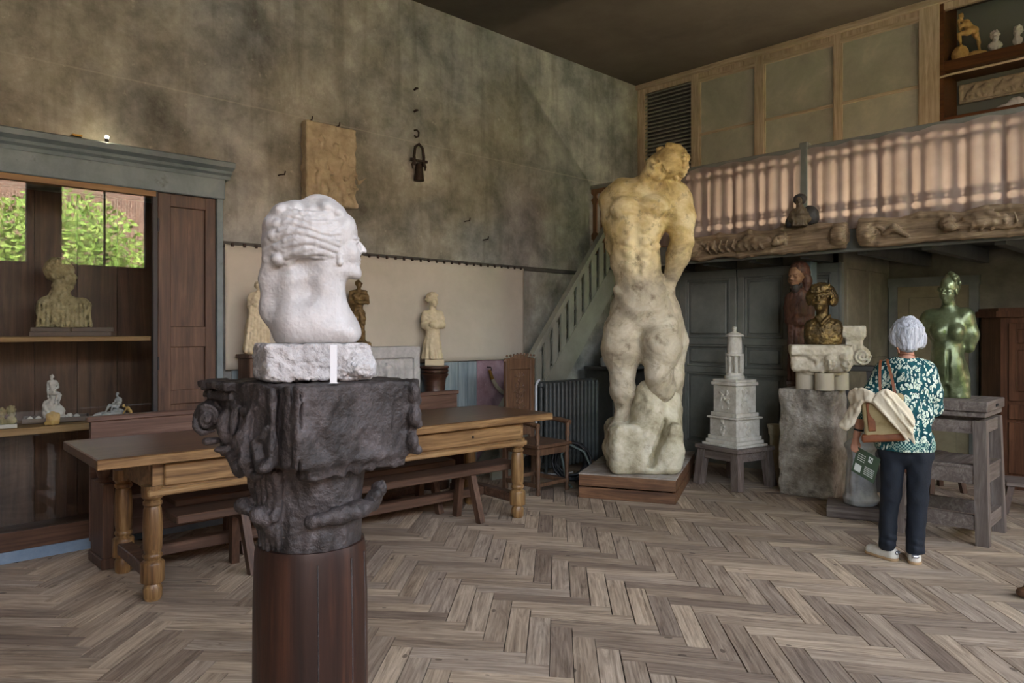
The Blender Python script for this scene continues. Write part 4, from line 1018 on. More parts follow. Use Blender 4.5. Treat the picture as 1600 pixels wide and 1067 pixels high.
# ---- foreground: wooden column with carved capital
DC = 2.24; cpos = W(K(486)*DC, DC, 0)
pil = thing('carved_pillar', 'dark wooden column with broken carved capital carrying the white bust', 'column', tuple(cpos), facing(486)+math.radians(31))
ZK, ZT_ = .905, 1.402
sh = MB(); pf = [(.205,0),(.21,.03),(.2,.06),(.178,.1),(.172,.14),(.171,.4),(.169,.75),(.164,.89),(.16,.912)]
sh.lathe(pf, 40).build('shaft', M['shaft'], pil, 50)
for a in (-2.0, -1.35, -.9, .4, 2.4):
    MB().tube([(.1705*math.cos(a), .1705*math.sin(a), .12), (.169*math.cos(a+.01), .169*math.sin(a+.01), .6), (.1655*math.cos(a), .1655*math.sin(a), .88)], .0026, 6).build('split', M['carvedblack'], pil)
c = Sculpt(.0046, .012)
def U(px, py, w=0.0):      # picture offset of the column axis, w towards the viewer
    u = (px-486)*.00196; z = EYE-(py-HOR)*.00193
    return (u*.857-w*.515, -u*.515-w*.857, z)
def ring(a0, a1, r0, r1, z0, z1, rad, n=8): return [((r0+(r1-r0)*i/n)*math.cos(math.radians(a0+(a1-a0)*i/n)), (r0+(r1-r0)*i/n)*math.sin(math.radians(a0+(a1-a0)*i/n)), z0+(z1-z0)*i/n) for i in range(n+1)]
c.cap((0,0,.90),(0,0,1.16),.150,.152,.02); c.cap((0,0,1.12),(0,0,1.2),.15,.185,.03)
c.box((.012,0.0,1.288),(.205,.205,.113),None,.01,.01)
c.box((.022,-.205,1.288),(.208,.03,.113),(3,0,1),.008,.006)
c.box((.03,-.19,1.17),(.17,.03,.03),(12,0,0),.01,.02)
c.box((-.212,-.02,1.29),(.012,.15,.11),None,.006,.006)
c.box((-.205,.13,1.388),(.055,.1,.014),None,.003,.004); c.box((-.198,.13,1.36),(.045,.09,.012),None,.003,.004); c.box((-.19,.13,1.335),(.035,.085,.012),None,.003,.004)
c.chain(ring(-128,-34,.182,.215,1.142,1.168,.02), .017, .008)
c.chain(ring(-122,-34,.168,.188,1.006,1.03,.02), .0235, .008); c.ell(U(587,768,.03),.026,None,.01); c.ell(U(580,775,.06),.022,None,.01)
for px,py in ((646,612),(648,650),(645,690)): c.ell(U(px-9,py,.10),(.02,.03,.034),(0,0,-20),.012); c.ell(U(px-3,py+14,.09),(.012,.02,.014),None,.008)
# volute and leaves on the left face
vr = [U(337+21*(1-i/46)*math.cos(i*.34+1.2), 648+22*(1-i/46)*math.sin(i*.34+1.2), .02+.0006*i) for i in range(42)]
c.cap(U(337,648,-.06),U(337,648,.005),.042,.04,.006); c.chain(vr, [.0105-.00012*i for i in range(42)], .002)
c.cap(U(365,640,-.05),U(345,640,-.05),.04,.03,.02)
def UL(px, py, e_): u = (px-486)*.00196; return U(px, py, (u*.857+.222+e_)/.515)
def UN(px, py, e_): u = (px-486)*.00196; return U(px, py, math.sqrt(max(0,(.152+e_)**2-u*u)))
c.ell(UL(364,662,.015),(.022,.022,.05),None,.006); c.ell(UL(380,650,.012),(.016,.016,.045),(0,12,0),.006)
c.ell(UL(362,695,.01),(.03,.02,.014),None,.006); c.ell(U(345,683,.03),(.024,.018,.012),None,.006)
c.chain([UL(404,636,.004),UL(394,668,.018),UL(400,700,.02),UL(388,716,.01)],[.012,.02,.022,.012],.005); c.chain([UL(428,650,.002),UL(412,676,.012),UL(418,704,.014)],[.010,.015,.014],.005); c.chain([UL(372,628,.0),UL(392,634,.006),UL(412,628,.0)],[.01,.013,.008],.005)
c.chain([UL(372,705,.0),UL(388,718,.01),UL(402,714,.012)],[.02,.024,.02],.006); c.ell(UL(424,706,.014),(.028,.024,.02),(0,-20,0),.008); c.ell(UL(414,722,.006),(.018,.02,.016),None,.006)
for k_ in range(5): c.chain([UN(400+k_*10,726,.03),UN(407+k_*8,770,.012),UN(412+k_*7,842,.004)],[.014,.012,.010],.004)
c.chain([UN(414,812,.005),UN(404,790,.02),UN(388,781,.05)],[.016,.02,.024],.005); c.chain([UN(430,815,.01),UN(424,796,.03),UN(412,788,.045)],[.016,.02,.022],.005); c.ell(U(437,790,.15),(.014,.014,.02),None,.006)
c.box((-.172,-.235,1.28),(.0035,.045,.16),None,.0,.003,'-'); c.cap(U(447,730,.14),U(449,850,.16),.006,.005,.004,'-')
c.noise(.0045,(44,44,22),3).noise(.006,(20,20,13),5,True).cut(2,ZK,'>').cut(2,ZT_,'<')
cap_o = c.build('capital', M['carvedblack'], pil); cap_o['label'] = 'rough hewn carved capital with a volute'
mm = cap_o.matrix_basis

# ---- white marble bust in profile on a rough block
q = Px(490, 593.5, 2.16)
blk = Sculpt(2.0, 6); blk.box((-4,14,30),(82,56,28),(0,0,14),7,6).ell(q(560,572,0),(30,50,23),None,14).noise(3.0,.11,3).noise(1.6,.3,4).cut(2,0,'>').cut(2,58.1,'<')
q.loc = (q.loc[0], q.loc[1], ZT_+.001)
q.one(blk, 'marble_block', M['roughmarble'], 'rough white marble block between the bust and the carved capital', 'block')
q2 = Px(490, 535.5, 2.16); q2.sc = (q2.sc[0], q2.sc[1], q2.sc[2]*.95); q2.loc = (q.loc[0], q.loc[1], ZT_+.001+58.4*q.s); 
b = Sculpt(1.25, 9); Q = q2
b.ell(Q(480,362,2),(56,46,50)).ell(Q(448,358,0),(33,42,46)).ell(Q(500,335,0),(44,24,44))
for x,y,r_ in ((440,326,17),(462,320,16),(486,322,15),(508,316,16),(526,324,15),(542,338,13),(428,346,16),(424,372,14),(432,392,14)): b.ell(Q(x,y,0),(r_,r_*2.2,r_),None,9)
head(b, Q(521,372,0), 55, (0,0,90), 0, 3, 0, ears=False); b.ell(Q(538,346,0),(17,34,20),None,10)
b.cap(Q(508,408,-20),Q(556,420,-4),11,8,12).cap(Q(508,408,20),Q(556,420,4),11,8,12)
b.chain([Q(498,385,2),Q(503,430,4),Q(507,478,6)],[38,33,37],16)
def hs(x, y): return math.sqrt(max(.02, 1-((x-478)/66)**2-((y-364)/56)**2))*48
for sgn_ in (-1,1):                               # waves of hair swept back over the ear
    for j in range(21):
        t_ = j/20; x0_, y0_ = 512+30*math.sin(.35+t_*2.2), 318+t_*82; x1_, y1_ = 430+14*math.sin(t_*5+1), 330+t_*78; pts = []
        for i_ in range(9):
            f_ = i_/8; x = x0_+(x1_-x0_)*f_; y = y0_+(y1_-y0_)*f_+8*math.sin(f_*4.2+t_*3.0)+2.2*math.sin(f_*11+j*2.1); pts.append(Q(x, y, sgn_*(hs(x,y)+2.0+2.2*math.sin(j*1.7+f_*3))))
        b.chain(pts, [2.4,3.4,4.2,4.6,4.8,4.8,4.4,4,3], 2.2)
    for x,y,r_ in ((436,348,11),(450,336,10),(430,366,11),(442,384,11),(456,372,10),(436,402,10)): b.ell(Q(x,y,sgn_*30),(r_,r_*1.2,r_),None,3)
    b.ell(Q(531,405,sgn_*31),(5,5,5.5),None,2); b.ell(Q(530,396,sgn_*31),(4.5,4,6),None,2)
b.ell(Q(512,510,4),(50,42,36),None,18).ell(Q(470,500,4),(46,44,50),None,18).ell(Q(540,520,0),(26,34,20),None,10)
b.chain([Q(440,392,6),Q(428,430,10),Q(428,480,12),Q(446,522,10)],[26,20,19,18],14).ell(Q(460,440,8),(30,40,50),None,16)
b.ell(Q(478,452,-38),(20,12,18),None,10,'-').ell(Q(468,412,-44),(16,10,13),None,10,'-')
b.noise(1.6,.05,7).noise(.35,.22,8,True).cut(2,0,'>')
q2.one(b, 'marble_bust', M['marble'], 'white marble bust of a woman in profile with swept-up hair', 'bust')
q3 = Px(522, 594, 2.02)
cd = MB().box(-.0095,.0095,-.003,.003,0,.106,.001).prism([(-.012,0),(.0,.05),(.014,0)],'z',0,.002).build('card_stand', M['card']); cd.location = (*W(K(521)*2.012,2.012).xy, ZT_+.002); cd.rotation_euler = (0,0,facing(520)); tag(cd, 'slim white card stand leaning before the marble block', 'card stand')

# ---- tall plaster statue on the crate (a plain standing nude, head bent to the shoulder)
q = Px(1003, 739, 6.98); q.loc = (*(Vector(q.loc).xy), CZ+.002); q.sc = (q.sc[0]*.95, q.sc[1], q.sc[2]*.955)
st2 = thing('plaster_statue', 'towering yellowed plaster nude with head sunk on the shoulder', 'statue', q.loc, q.rz)
b = Sculpt(1.9, 8); Q = q
b.chain([Q(1003,470,0),Q(1000,440,0)],[44,38],20); b.ell(Q(1000,478,0),(50,38,38)); b.ell(Q(1004,500,6),(46,38,24))
b.chain([Q(996,440,0),Q(993,395,0),Q(994,345,0)],[33,31,34],20); b.cap(Q(976,345,0),Q(1012,335,0),31,33,20); b.cap(Q(975,300,6),Q(1040,300,4),32,33,20); b.cap(Q(975,395,0),Q(1008,395,0),24,22,16)
b.ell(Q(977,316,-26),(27,16,19),None,6).ell(Q(1022,314,-26),(28,16,19),None,6)        # chest
for i in range(4):                                                                       # belly and ribs
    for s_ in (-1,1): b.ell(Q(995+s_*12,352+i*19,-29),(11,9,9),None,3)
for i in range(4):
    for s_ in (-1,1): b.cap(Q(995+s_*34,338+i*13,-16),Q(995+s_*20,346+i*12,-27),4.8,4.4,4)
b.cap(Q(995,330,-43),Q(997,420,-37),4,3.5,7,'-'); b.ell(Q(996,420,-38),(4,6,4),None,4,'-')
b.cap(Q(962,446,-20),Q(992,478,-34),6,6,9).cap(Q(1036,444,-20),Q(1006,478,-34),6,6,9)
b.chain([Q(972,282,8),Q(950,296,10)],[22,20],14); limb(b, Q(963,300,12), Q(960,368,26), Q(990,410,52), 24, 17, 12, 10)
b.ell(Q(1058,296,4),(25,26,26),None,14); limb(b, Q(1062,305,2), Q(1069,368,-2), Q(1050,432,10), 23, 17, 11, 9)
b.ell(Q(1049,444,10),(9,10,13),None,6)
for i in range(4): b.chain([Q(1044+i*3.6,450,6+i*2),Q(1045+i*3.5,461,4+i*2),Q(1047+i*3,467,6+i*2)],[3.3,3,2.4],2)
b.chain([Q(1040,442,4),Q(1036,452,0),Q(1040,460,-2)],[3.6,3.2,2.6],2)
b.chain([Q(1003,290,4),Q(1020,270,-2)],[26,23],14)
t = head(b, Q(1037,249,-12), 37, (6,58,-12), .06, 4, 110, False, False)
# legs
limb(b, Q(972,512,-2), Q(971,588,-10), Q(974,650,4), 33, 19, 12.5, 8); b.ell(Q(964,545,-12),(22,22,34),None,10); b.ell(Q(976,612,6),(16,17,22),None,8); b.ell(Q(968,588,-18),(11,9,11),None,6)
b.cap(Q(974,655,2),Q(958,668,-28),15,9,10); 
for i in range(5): b.ell(Q(950+i*4.6,671,-36+abs(i-2)*1.5),(3.2,6,3.2),None,2)
limb(b, Q(1032,510,-4), Q(1030,582,-26), Q(1040,640,14), 33, 21, 13, 8); b.ell(Q(1036,540,-16),(24,24,36),None,10); b.ell(Q(1028,582,-36),(13,10,12),None,6)
# drapery falling behind the right thigh
b.chain([Q(1052,480,14),Q(1058,530,18),Q(1054,590,20),Q(1050,640,18)],[16,20,17,18],12)
for i in range(4): b.chain([Q(1040+i*8,500,22-i*3),Q(1044+i*7,560,20-i*2),Q(1040+i*7,630,20)],[6,7,7],5)
b.noise(.8,.09,3).noise(.6,.3,6)
b.build('figure', M['plaster_y'], st2, q.sc)
b = Sculpt(2.6, 12)
b.box(Q(1003,700,10),(58,60,40),(0,0,8),14,14); b.ell(Q(1005,690,12),(58,54,40),None,14); b.chain([Q(1012,720,-12),Q(1014,650,-14),Q(1015,616,-10)],[34,28,22],10)
b.ell(Q(1050,660,12),(20,30,60),None,14); b.ell(Q(962,700,-6),(22,36,28),None,12); b.ell(Q(1046,705,-14),(24,34,34),None,12); b.box(Q(1030,690,-40),(5,20,40),(0,24,20),2,6,'-')
b.noise(4.0,.05,3).noise(1.6,.14,4).cut(2,0,'>')
o = b.build('rock_base', M['rockplaster'], st2, q.sc); o['label'] = 'rounded rock carrying the figure'

# ---- stone block, double capital, gilt bust, wooden saint
A_, B_ = flo(1216,770), flo(1303,783); dirx = (B_-A_); dirx.z = 0; LB = dirx.length; ab = math.atan2(dirx.y, dirx.x)
bk_ = Sculpt(.014, .02); bk_.box((LB/2,.19,.49),(LB/2,.19,.53),None,.03,.02).ell((0,-.02,.7),(.05,.05,.2),None,.04,'-').ell((LB,.0,.98),(.06,.06,.05),None,.04,'-').noise(.012,9,2).noise(.008,24,3).cut(2,0,'>').cut(2,.998,'<')
o = bk_.build('stone_block', M['blockstone']); o.location = A_; o.rotation_euler = (0,0,ab); tag(o, 'tall weathered grey stone block carrying the double capital', 'block')
ZBK = 1.0
d_ = 6.86
q = Px(1281, 602, d_); q.loc = (*(Vector(q.loc).xy), ZBK); dc = thing('double_capital', 'cream stone double capital carved with faces on the stone block', 'capital', q.loc, q.rz)
s = Sculpt(1.5, 5); Q = q
s.box(Q(1281,541,0),(48,30,8),(0,0,6),3,3); s.box(Q(1281,557,0),(45,26,17),None,6,5)
for x in (1262,1304): s.cap(Q(x,545,-4),Q(x,574,-2),22,15,5)
s.ell(Q(1247,552,-14),(12,12,20),None,4)
for x in (1297,1320):
    head(s, Q(x,557,-22), 16, (0,0,-8 if x<1310 else 20), 0.0, 2)
s.chain([Q(1262,546,-28),Q(1275,556,-26),Q(1284,574,-20)],[3,3,3],3); s.chain([Q(1290,545,-26),Q(1278,556,-26),Q(1272,570,-20)],[3,3,3],3)
s.noise(1.2,.22,4).cut(2,22,'>').cut(2,69.3,'<'); s.build('capital', M['capstone'], dc, q.sc)
for x in (1258,1288,1313):
    MB().lathe([(15 if x != 1313 else 13,0),(15 if x != 1313 else 13,26)], 20, Q(x,602,0 if x != 1288 else -16)).build('column_stub', M['capstone'], dc, 40).scale = q.sc
zc = ZBK+(602-532.5)*q.s
q = Px(1287, 532.5, d_); q.loc = (*(Vector(q.loc).xy), zc); Q = q
g = Sculpt(.75, 4)
t = head(g, Q(1281,460,-2), 21, (0,0,-10), 0, 5, 20, ears=False)
g.ell(Q(1284,453,5),(22,20,17),None,3); g.ell(Q(1302,461,4),(8,12,12),None,2); g.ell(Q(1265,459,5),(7,11,11),None,2); g.ell(Q(1282,446,-9),(17,10,8),None,3)
for i in range(26):
    a = -2.4+i*4.8/25+math.pi/2; g.chain([Q(1284+4*math.cos(a),437,2+4*math.sin(a)),Q(1284+17*math.cos(a),444,4+15*math.sin(a)),Q(1284+22*math.cos(a),457,4+19*math.sin(a)),Q(1284+21*math.cos(a),469,4+17*math.sin(a))],[2,2.2,2.4,2.2],1)
for i in range(9): x = 1269+i*3.2; g.chain([Q(x,440,-10),Q(x-.3,451,-18)],[2,1.7],1)
g.cap(Q(1284,474,0),Q(1285,494,2),9,10,6); g.ell(Q(1286,520,0),(26,17,27),None,10); g.cap(Q(1268,504,0),Q(1305,504,0),11,11,8); g.ell(Q(1308,518,0),(8,12,20),None,6); g.ell(Q(1264,520,0),(8,12,20),None,6)
g.chain([Q(1276,490,-10),Q(1284,500,-16),Q(1296,488,-8)],[3,3,3],2); g.ell(Q(1285,545,0),(40,30,12),None,4,'-')
g.noise(.7,.3,3).noise(.3,.8,4).cut(2,0,'>')
q.one(g, 'bronze_bust', M['bronzegold'], 'gilt bronze bust of a youth with bobbed hair on the double capital', 'bust')
q = Px(1246, 594, 7.38); zs_ = q.loc[2]; Q = q
o = MB().box(-.1,.1,-.1,.1,0,zs_-.04,.005).box(-.108,.108,-.108,.108,zs_-.04,zs_-.001,.005).build('dark_plinth', M['darkoak_z']); o.location = (q.loc[0], q.loc[1], 0); o.rotation_euler = (0,0,q.rz); tag(o, 'narrow dark plinth behind the stone block under the robed figure', 'plinth')
sa = thing('wooden_saint', 'brown carved wooden figure of a bearded robed man behind the bust', 'statue', q.loc, q.rz)
g = Sculpt(1.2, 5); g.chain([Q(1247,594,0),Q(1247,540,0),Q(1247,480,0),Q(1249,462,0)],[16,16,18,14],6); g.cap(Q(1238,466,0),Q(1262,466,2),9,10,6)
limb(g, Q(1234,468,0), Q(1234,500,-4), Q(1246,503,-16), 8,7,6); limb(g, Q(1264,468,2), Q(1266,500,-2), Q(1252,503,-17), 8,7,6); g.ell(Q(1249,500,-17),(10,6,9),None,4)
for i in range(7): x = 1234+i*4.5; g.cap(Q(x,505,-13-3*math.sin(i)),Q(x-1,592,-14+2*math.sin(i*2)),2.6,3.2,2)
g.noise(.7,.3,3).cut(2,0,'>'); g.build('robe', M['saintwood'], sa, q.sc)
g = Sculpt(.8, 3); head(g, Q(1245,432,-2), 19, (4,0,-32), 0, 3, ears=False); g.cap(Q(1247,448,0),Q(1248,460,0),8,9,4); g.build('face', M['saintface'], sa, q.sc)
g = Sculpt(.9, 3); g.ell(Q(1249,422,3),(16,17,15),None,3); g.chain([Q(1258,424,2),Q(1261,440,3),Q(1259,452,3)],[8,8,6],3); g.ell(Q(1238,425,-16),(8,8,8),None,3,'-'); g.noise(.8,.4,2); o = g.build('hair', M['saintwood'], sa, q.sc)
g = Sculpt(.8, 3); g.ell(Q(1242.5,449.5,-9),(8,7,6),None,3).ell(Q(1243.5,454,-8),(6,6,6),None,3).ell(Q(1251,446,-7),(3,6,5),None,2).noise(.6,.5,2); g.build('beard', M['darkhair'], sa, q.sc)

# volute stone on a dark trestle behind the block
q = Px(1338, 571, 7.22); Q = q
vs_ = thing('volute_fragment', 'pale stone fragment ending in a carved volute scroll', 'fragment', q.loc, q.rz)
g = Sculpt(1.2, 4); g.box(Q(1333,518,0),(20,16,9),None,3,4); g.box(Q(1334,542,0),(14,14,26),None,4,8); g.ell(Q(1346,556,0),(15,16,15),None,6); g.box(Q(1330,560,0),(18,15,10),None,3,4)
sp2 = [Q(1347+ (13*(1-i/40))*math.cos(i*.38), 556+(13*(1-i/40))*math.sin(i*.38), -16) for i in range(36)]; g.chain(sp2, 1.8, 1); g.noise(.8,.3,3).cut(2,0,'>')
g.build('scroll', M['capstone'], vs_, q.sc)
tz = Vector(q.loc).z
ts = thing('dark_trestle', 'dark wooden trestle table holding the volute fragment', 'trestle', (q.loc[0], q.loc[1], 0), q.rz)
MB().box(-.16,.2,-.14,.14,tz-.05,tz-.001,.004).build('top', M['monkcape'], ts)
for x in (-.12,.16):
    for y in (-.1,.1): MB().beam((x*.7,y,tz-.05),(x*1.2,y*1.2,0),.05,.05,(1,0,0)).build('leg', M['monkcape'], ts)

# fluted stone base on a plank plinth behind the visitor
q = Px(1348, 784, 6.15); pz = flo(1345, 806)
pl_ = MB().box(-.26,.3,-.16,.16,0,.1,.006).build('plank_plinth', M['dustwood']); pl_.location = (pz.x, pz.y, 0); pl_.rotation_euler = (0,0,facing(1345)); tag(pl_, 'low wooden plinth under the fluted stone base', 'plinth')
g = Sculpt(.008,.02); g.cap((0,0,.02),(0,0,.46),.125,.105,.02)
for i in range(12):
    a = i*math.pi/6; g.cap((.14*math.cos(a),.14*math.sin(a),.1),(.115*math.cos(a),.115*math.sin(a),.44),.022,.02,.012,'-')
g.ell((0,0,.05),(.14,.14,.05)).ell((0,0,.48),(.13,.13,.05)).noise(.008,16,2).cut(2,0,'>')
o = g.build('fluted_base', M['plaster_grey']); o.location = (pz.x, pz.y, .101); tag(o, 'rough fluted white stone column base on a wooden plinth', 'column base')

# ---- green bronze torso on the stand
tc_ = st_.matrix_basis if False else None
ctr = Matrix.Rotation(ang,3,'Z') @ Vector((D2/2, W2/2, 0)) + f1
dq = depth(ctr); q = Px(proj(ctr)[0], 626, dq); q.loc = (ctr.x, ctr.y, SZ+.001); 
print('TORSO', proj(ctr), dq)
cxq = q.px
Q = lambda x, y, dd=0.0: (x-1503, dd, 627-y)
g = Sculpt(.95, 7)
g.ell(Q(1500,607,0),(35,27,28)); g.ell(Q(1500,590,0),(37,26,26)); g.cap(Q(1500,575,0),Q(1500,545,0),29,28,14); g.ell(Q(1500,520,0),(38,26,27)); g.cap(Q(1475,505,2),Q(1527,505,2),16,16,10)
g.ell(Q(1486,526,-19),(15,12,13),None,6).ell(Q(1515,527,-20),(15,12,13),None,6)
g.ell(Q(1502,578,-18),(24,13,26),None,10); g.cap(Q(1502,556,-31),Q(1502,600,-30),2,2,5,'-')
g.chain([Q(1466,505,2),Q(1457,520,2)],[14,11],8); g.chain([Q(1532,503,2),Q(1540,530,2),Q(1538,548,0)],[15,13,10],8)
g.cap(Q(1484,600,-4),Q(1482,630,-4),20,19,8).cap(Q(1518,602,-4),Q(1520,630,-4),21,20,8); g.cap(Q(1499,612,-26),Q(1500,632,-24),5,5,4,'-')
g.chain([Q(1504,505,2),Q(1502,480,-2)],[13,11.5],10)
t = head(g, Q(1502,461,-3), 23, (2,0,-28), .08, 9, 30)
for i in range(12): a = i*.5; g.ell(Q(1508+9*math.cos(a),441+3*math.sin(a*1.7),6+6*math.sin(a)),(4.5,4.5,4),None,2)
g.noise(.6,.12,3).cut(2,0,'>')
o = g.build('bronze_torso', M['bronzegreen'], None, (q.s*.78, q.s*.9, q.s)); o.location = q.loc; o.rotation_euler = (0,0,facing(1503)); tag(o, 'green patinated bronze torso of a woman without arms', 'statue')
# ------------------------------------------------------------------ things on and along the left wall
# stone relief slab
r0 = onx(510, 330, XL+.01); 
sl_ = Sculpt(.009, .012); sl_.box((0,.055,.36),(.25,.055,.36),None,.015,.01)
for x, zt_, h_ in ((-.11,.56,.6),(.04,.52,.58),(.15,.45,.5)):
    figure(sl_, dict(head=(x,-.005,zt_),neck=(x-.005,.005,zt_-.075),chest=(x-.01,.01,zt_-.15),waist=(x,.01,zt_-.24),pelvis=(x+.01,.01,zt_-.30),ls=(x+.07,.0,zt_-.11),rs=(x-.07,.0,zt_-.11),le=(x+.11,-.01,zt_-.22),re=(x-.06,0,zt_-.24),lw=(x+.16,-.02,zt_-.18),rw=(x+.06,-.02,zt_-.27),lh=(x+.04,0,zt_-.31),rh=(x-.03,0,zt_-.31),lk=(x+.09,-.01,zt_-.42),rk=(x-.03,0,zt_-.45),la=(x+.07,0,zt_-.54),ra=(x-.08,0,zt_-.55)), h_*.9, hrot=(0,0,60), seed=int(x*50)+9, lumps=10)
sl_.noise(.010,16,4).noise(.005,40,5).cut(1,.11,'<').cut(1,-.035,'>').cut(2,0,'>').cut(2,.74,'<')
o = sl_.build('stone_relief', M['reliefstone']); o.location = (XL+.115, r0.y, 2.66); o.rotation_euler = (0,0,math.pi/2); tag(o, 'tan stone relief of standing figures fixed high on the concrete wall', 'relief')
for i, yy in enumerate((-.17, .1)):
    n_ = MB().tube([(0,0,0),(.06,0,.0),(.07,0,.03)], .006, 7).build('wall_nail', M['iron'], None, 60); n_.location = (XL+.001, r0.y+yy, 3.40); tag(n_, 'bent iron pin holding the top of the stone relief', 'nail', 'iron pins above the relief')
# iron lifting tongs and hooks
ty = onx(650, 250, XL).y
tg = thing('iron_tongs', 'rusty iron stone-lifting tongs hanging on the concrete wall', 'tongs', (XL+.05, ty, 3.03))
MB().lathe([(.0,0),(.052,.0),(.05,.01),(.04,.12),(.03,.17),(.0,.17)], 16).build('socket', M['iron'], tg, 40)
MB().tube([(0,-.055,.15),(0,-.06,.24),(0,-.045,.33),(0,0,.365),(0,.045,.33),(0,.06,.24),(0,.055,.15)], [.016,.015,.014,.014,.014,.015,.016], 9).build('shackle', M['iron'], tg, 60)
MB().tube([(0,-.1,.2),(0,.1,.2)], .012, 9).build('pin', M['iron'], tg, 60)
for s_ in (-1,1): MB().lathe([(.0,-.014),(.02,-.012),(.02,.012),(.0,.014)], 12, (0,s_*.085,.2)).build('pin_head', M['iron'], tg, 60)
for s_ in (-1,1): MB().tube([(0,s_*.05,.2),(0,s_*.08,.15),(0,s_*.075,.11)], [.014,.012,.006], 8).build('jaw', M['iron'], tg, 60)
for py, big, lb in ((208,1,'rusty iron ring hook in the wall just above the tongs'),(174,0,'small dark iron nail high on the wall above the tongs'),(140,0,'topmost dark iron nail on the concrete wall')):
    p = onx(648, py, XL+.01)
    if big: h = MB().tube([(0,.0,.03),(.03,.01,.03),(.035,.03,.01),(.03,.03,-.03),(.03,.0,-.045),(.03,-.02,-.03)], .009, 8)
    else: h = MB().tube([(0,0,0),(.04,0,.005)], .011, 8).lathe([(.0,0),(.018,.0),(.018,.01),(.0,.01)], 10, (.04,0,0))
    o = h.build('iron_hook' if big else 'wall_nail', M['iron'], None, 60); o.location = (XL+.002, p.y, p.z); tag(o, lb, 'hook' if big else 'nail')
for px, py, lb in ((438,273,'bent thin iron nail left of the stone relief'),(728,345,'bent iron nail right of the tongs, above the canvas'),(757,374,'short iron nail close above the canvas rail')):
    p = onx(px, py, XL); o = MB().tube([(0,-.02,-.01),(.03,-.02,-.008),(.035,.02,.0),(.03,.03,.03)], .006, 7).build('wall_nail', M['iron'], None, 60); o.location = (XL+.002, p.y, p.z); tag(o, lb, 'nail')

# chest behind the pew, carved relief block, bearded bronze, draped figure, statuette
XB0, XB1 = XL+.04, -5.635
ya, yb_ = onx(528, 560, XB1).y, onx(657, 560, XB1).y
chs = thing('low_chest', 'plain dark low chest against the wall behind the pew', 'chest', (XB0, 2.95, 0))
mbw(chs).box(XB0, XB1, 2.95, yb_+.02, .06, .9, .004).build('body', M['darkoak'], chs); mbw(chs).box(XB0-.0, XB1+.01, 2.94, yb_+.03, .9, .935, .004).build('lid', M['darkoak'], chs); mbw(chs).box(XB0+.02, XB1-.01, 2.97, yb_, 0, .06).build('plinth', M['darkoak'], chs)
zt_ = onx(640, 541, XB1).z
rb = Sculpt(.010, .012); Lr = yb_-ya; Hr = zt_-.936
rb.box((0,.1,Hr/2),(Lr/2,.1,Hr/2),None,.006,.004); rb.box((.1*Lr,0,Hr*.42),(Lr*.32,.028,Hr*.34),None,.004,.004,'-')
head(rb, (.1*Lr,.03,Hr*.46), .095, (0,0,10), .2, 3, 24)
for i in range(8): rb.chain([(.1*Lr+(-.2+.05*i),.03,Hr*.2),(.1*Lr+(-.17+.05*i),.025,Hr*.45),(.1*Lr+(-.21+.055*i),.03,Hr*.68)],.012,.012)
rb.noise(.004,30,3).cut(2,0,'>').cut(1,-.03,'>').cut(2,Hr-.001,'<')
o = rb.build('relief_block', M['plaster_grey']); o.location = (XB1, (ya+yb_)/2, .936); o.rotation_euler = (0,0,math.pi/2); tag(o, 'pale grey framed relief block with a face standing behind the pew', 'relief')
def standing(S, Q, cx, top, bot, H, fem, hrot, seed, robe=True, beard=False):
    u = (bot-top)
    z = lambda f: top+u*f
    figure(S, dict(head=Q(cx,z(.075)),neck=Q(cx,z(.15)),chest=Q(cx,z(.26)),waist=Q(cx,z(.38)),pelvis=Q(cx,z(.48)),ls=Q(cx+u*.11,z(.19)),rs=Q(cx-u*.11,z(.19)),le=Q(cx+u*.15,z(.35),-.02*u),re=Q(cx-u*.14,z(.35),-.02*u),lw=Q(cx+u*.0,z(.33),-.1*u),rw=Q(cx+u*.05,z(.36),-.11*u),lh=Q(cx+u*.05,z(.52)),rh=Q(cx-u*.05,z(.52)),lk=Q(cx+u*.06,z(.73),-.03*u),rk=Q(cx-u*.06,z(.73)),la=Q(cx+u*.06,z(.95)),ra=Q(cx-u*.07,z(.95))), H, fem, .14, hrot, beard, seed, lumps=14)
q = Px(563, 540, 6.62); q.loc = (XL+.17, Vector(q.loc).y, zt_+.001); Q = q
g = Sculpt(.9, 4); standing(g, Q, 563, 436, 537, 100, False, (10,0,20), 3, beard=True); g.box(Q(565,537,-2),(18,14,4),None,2,2); g.chain([Q(556,475,4),Q(560,500,6),Q(566,532,6)],[8,9,9],5); g.noise(1.2,.25,3).cut(2,0,'>')
q.one(g, 'bronze_figure', M['bronzebrown'], 'brown bronze figure of a bearded man behind the marble bust', 'statuette')
q = Px(401, 553, 5.95); x0_ = Vector(q.loc); q.loc = (XL+.2, x0_.y, x0_.z); Q = q
g = Sculpt(1.0, 5); standing(g, Q, 404, 440, 550, 112, True, (0,0,40), 5); g.chain([Q(402,480,0),Q(400,515,2),Q(398,545,0)],[13,16,19],8)
for i in range(7): g.chain([Q(392+i*4,480,-12),Q(388+i*5,515,-14),Q(384+i*6,548,-14)],[2.4,2.8,3],2)
g.chain([Q(390,530,0),Q(386,545,0),Q(388,552,0)],[6,5,6],4); g.noise(.9,.25,3).cut(2,0,'>')
q.one(g, 'draped_figure', M['ivory'], 'ivory draped standing figure between cabinet and marble bust', 'statuette')
o = MB().box(-.11,.11,-.11,.11,0,x0_.z-.03,.005).box(-.125,.125,-.125,.125,x0_.z-.03,x0_.z-.001,.005).build('tall_plinth', M['darkoak_z']); o.location = (q.loc[0]-.0, q.loc[1], 0); tag(o, 'tall dark wooden plinth under the ivory draped figure', 'plinth')
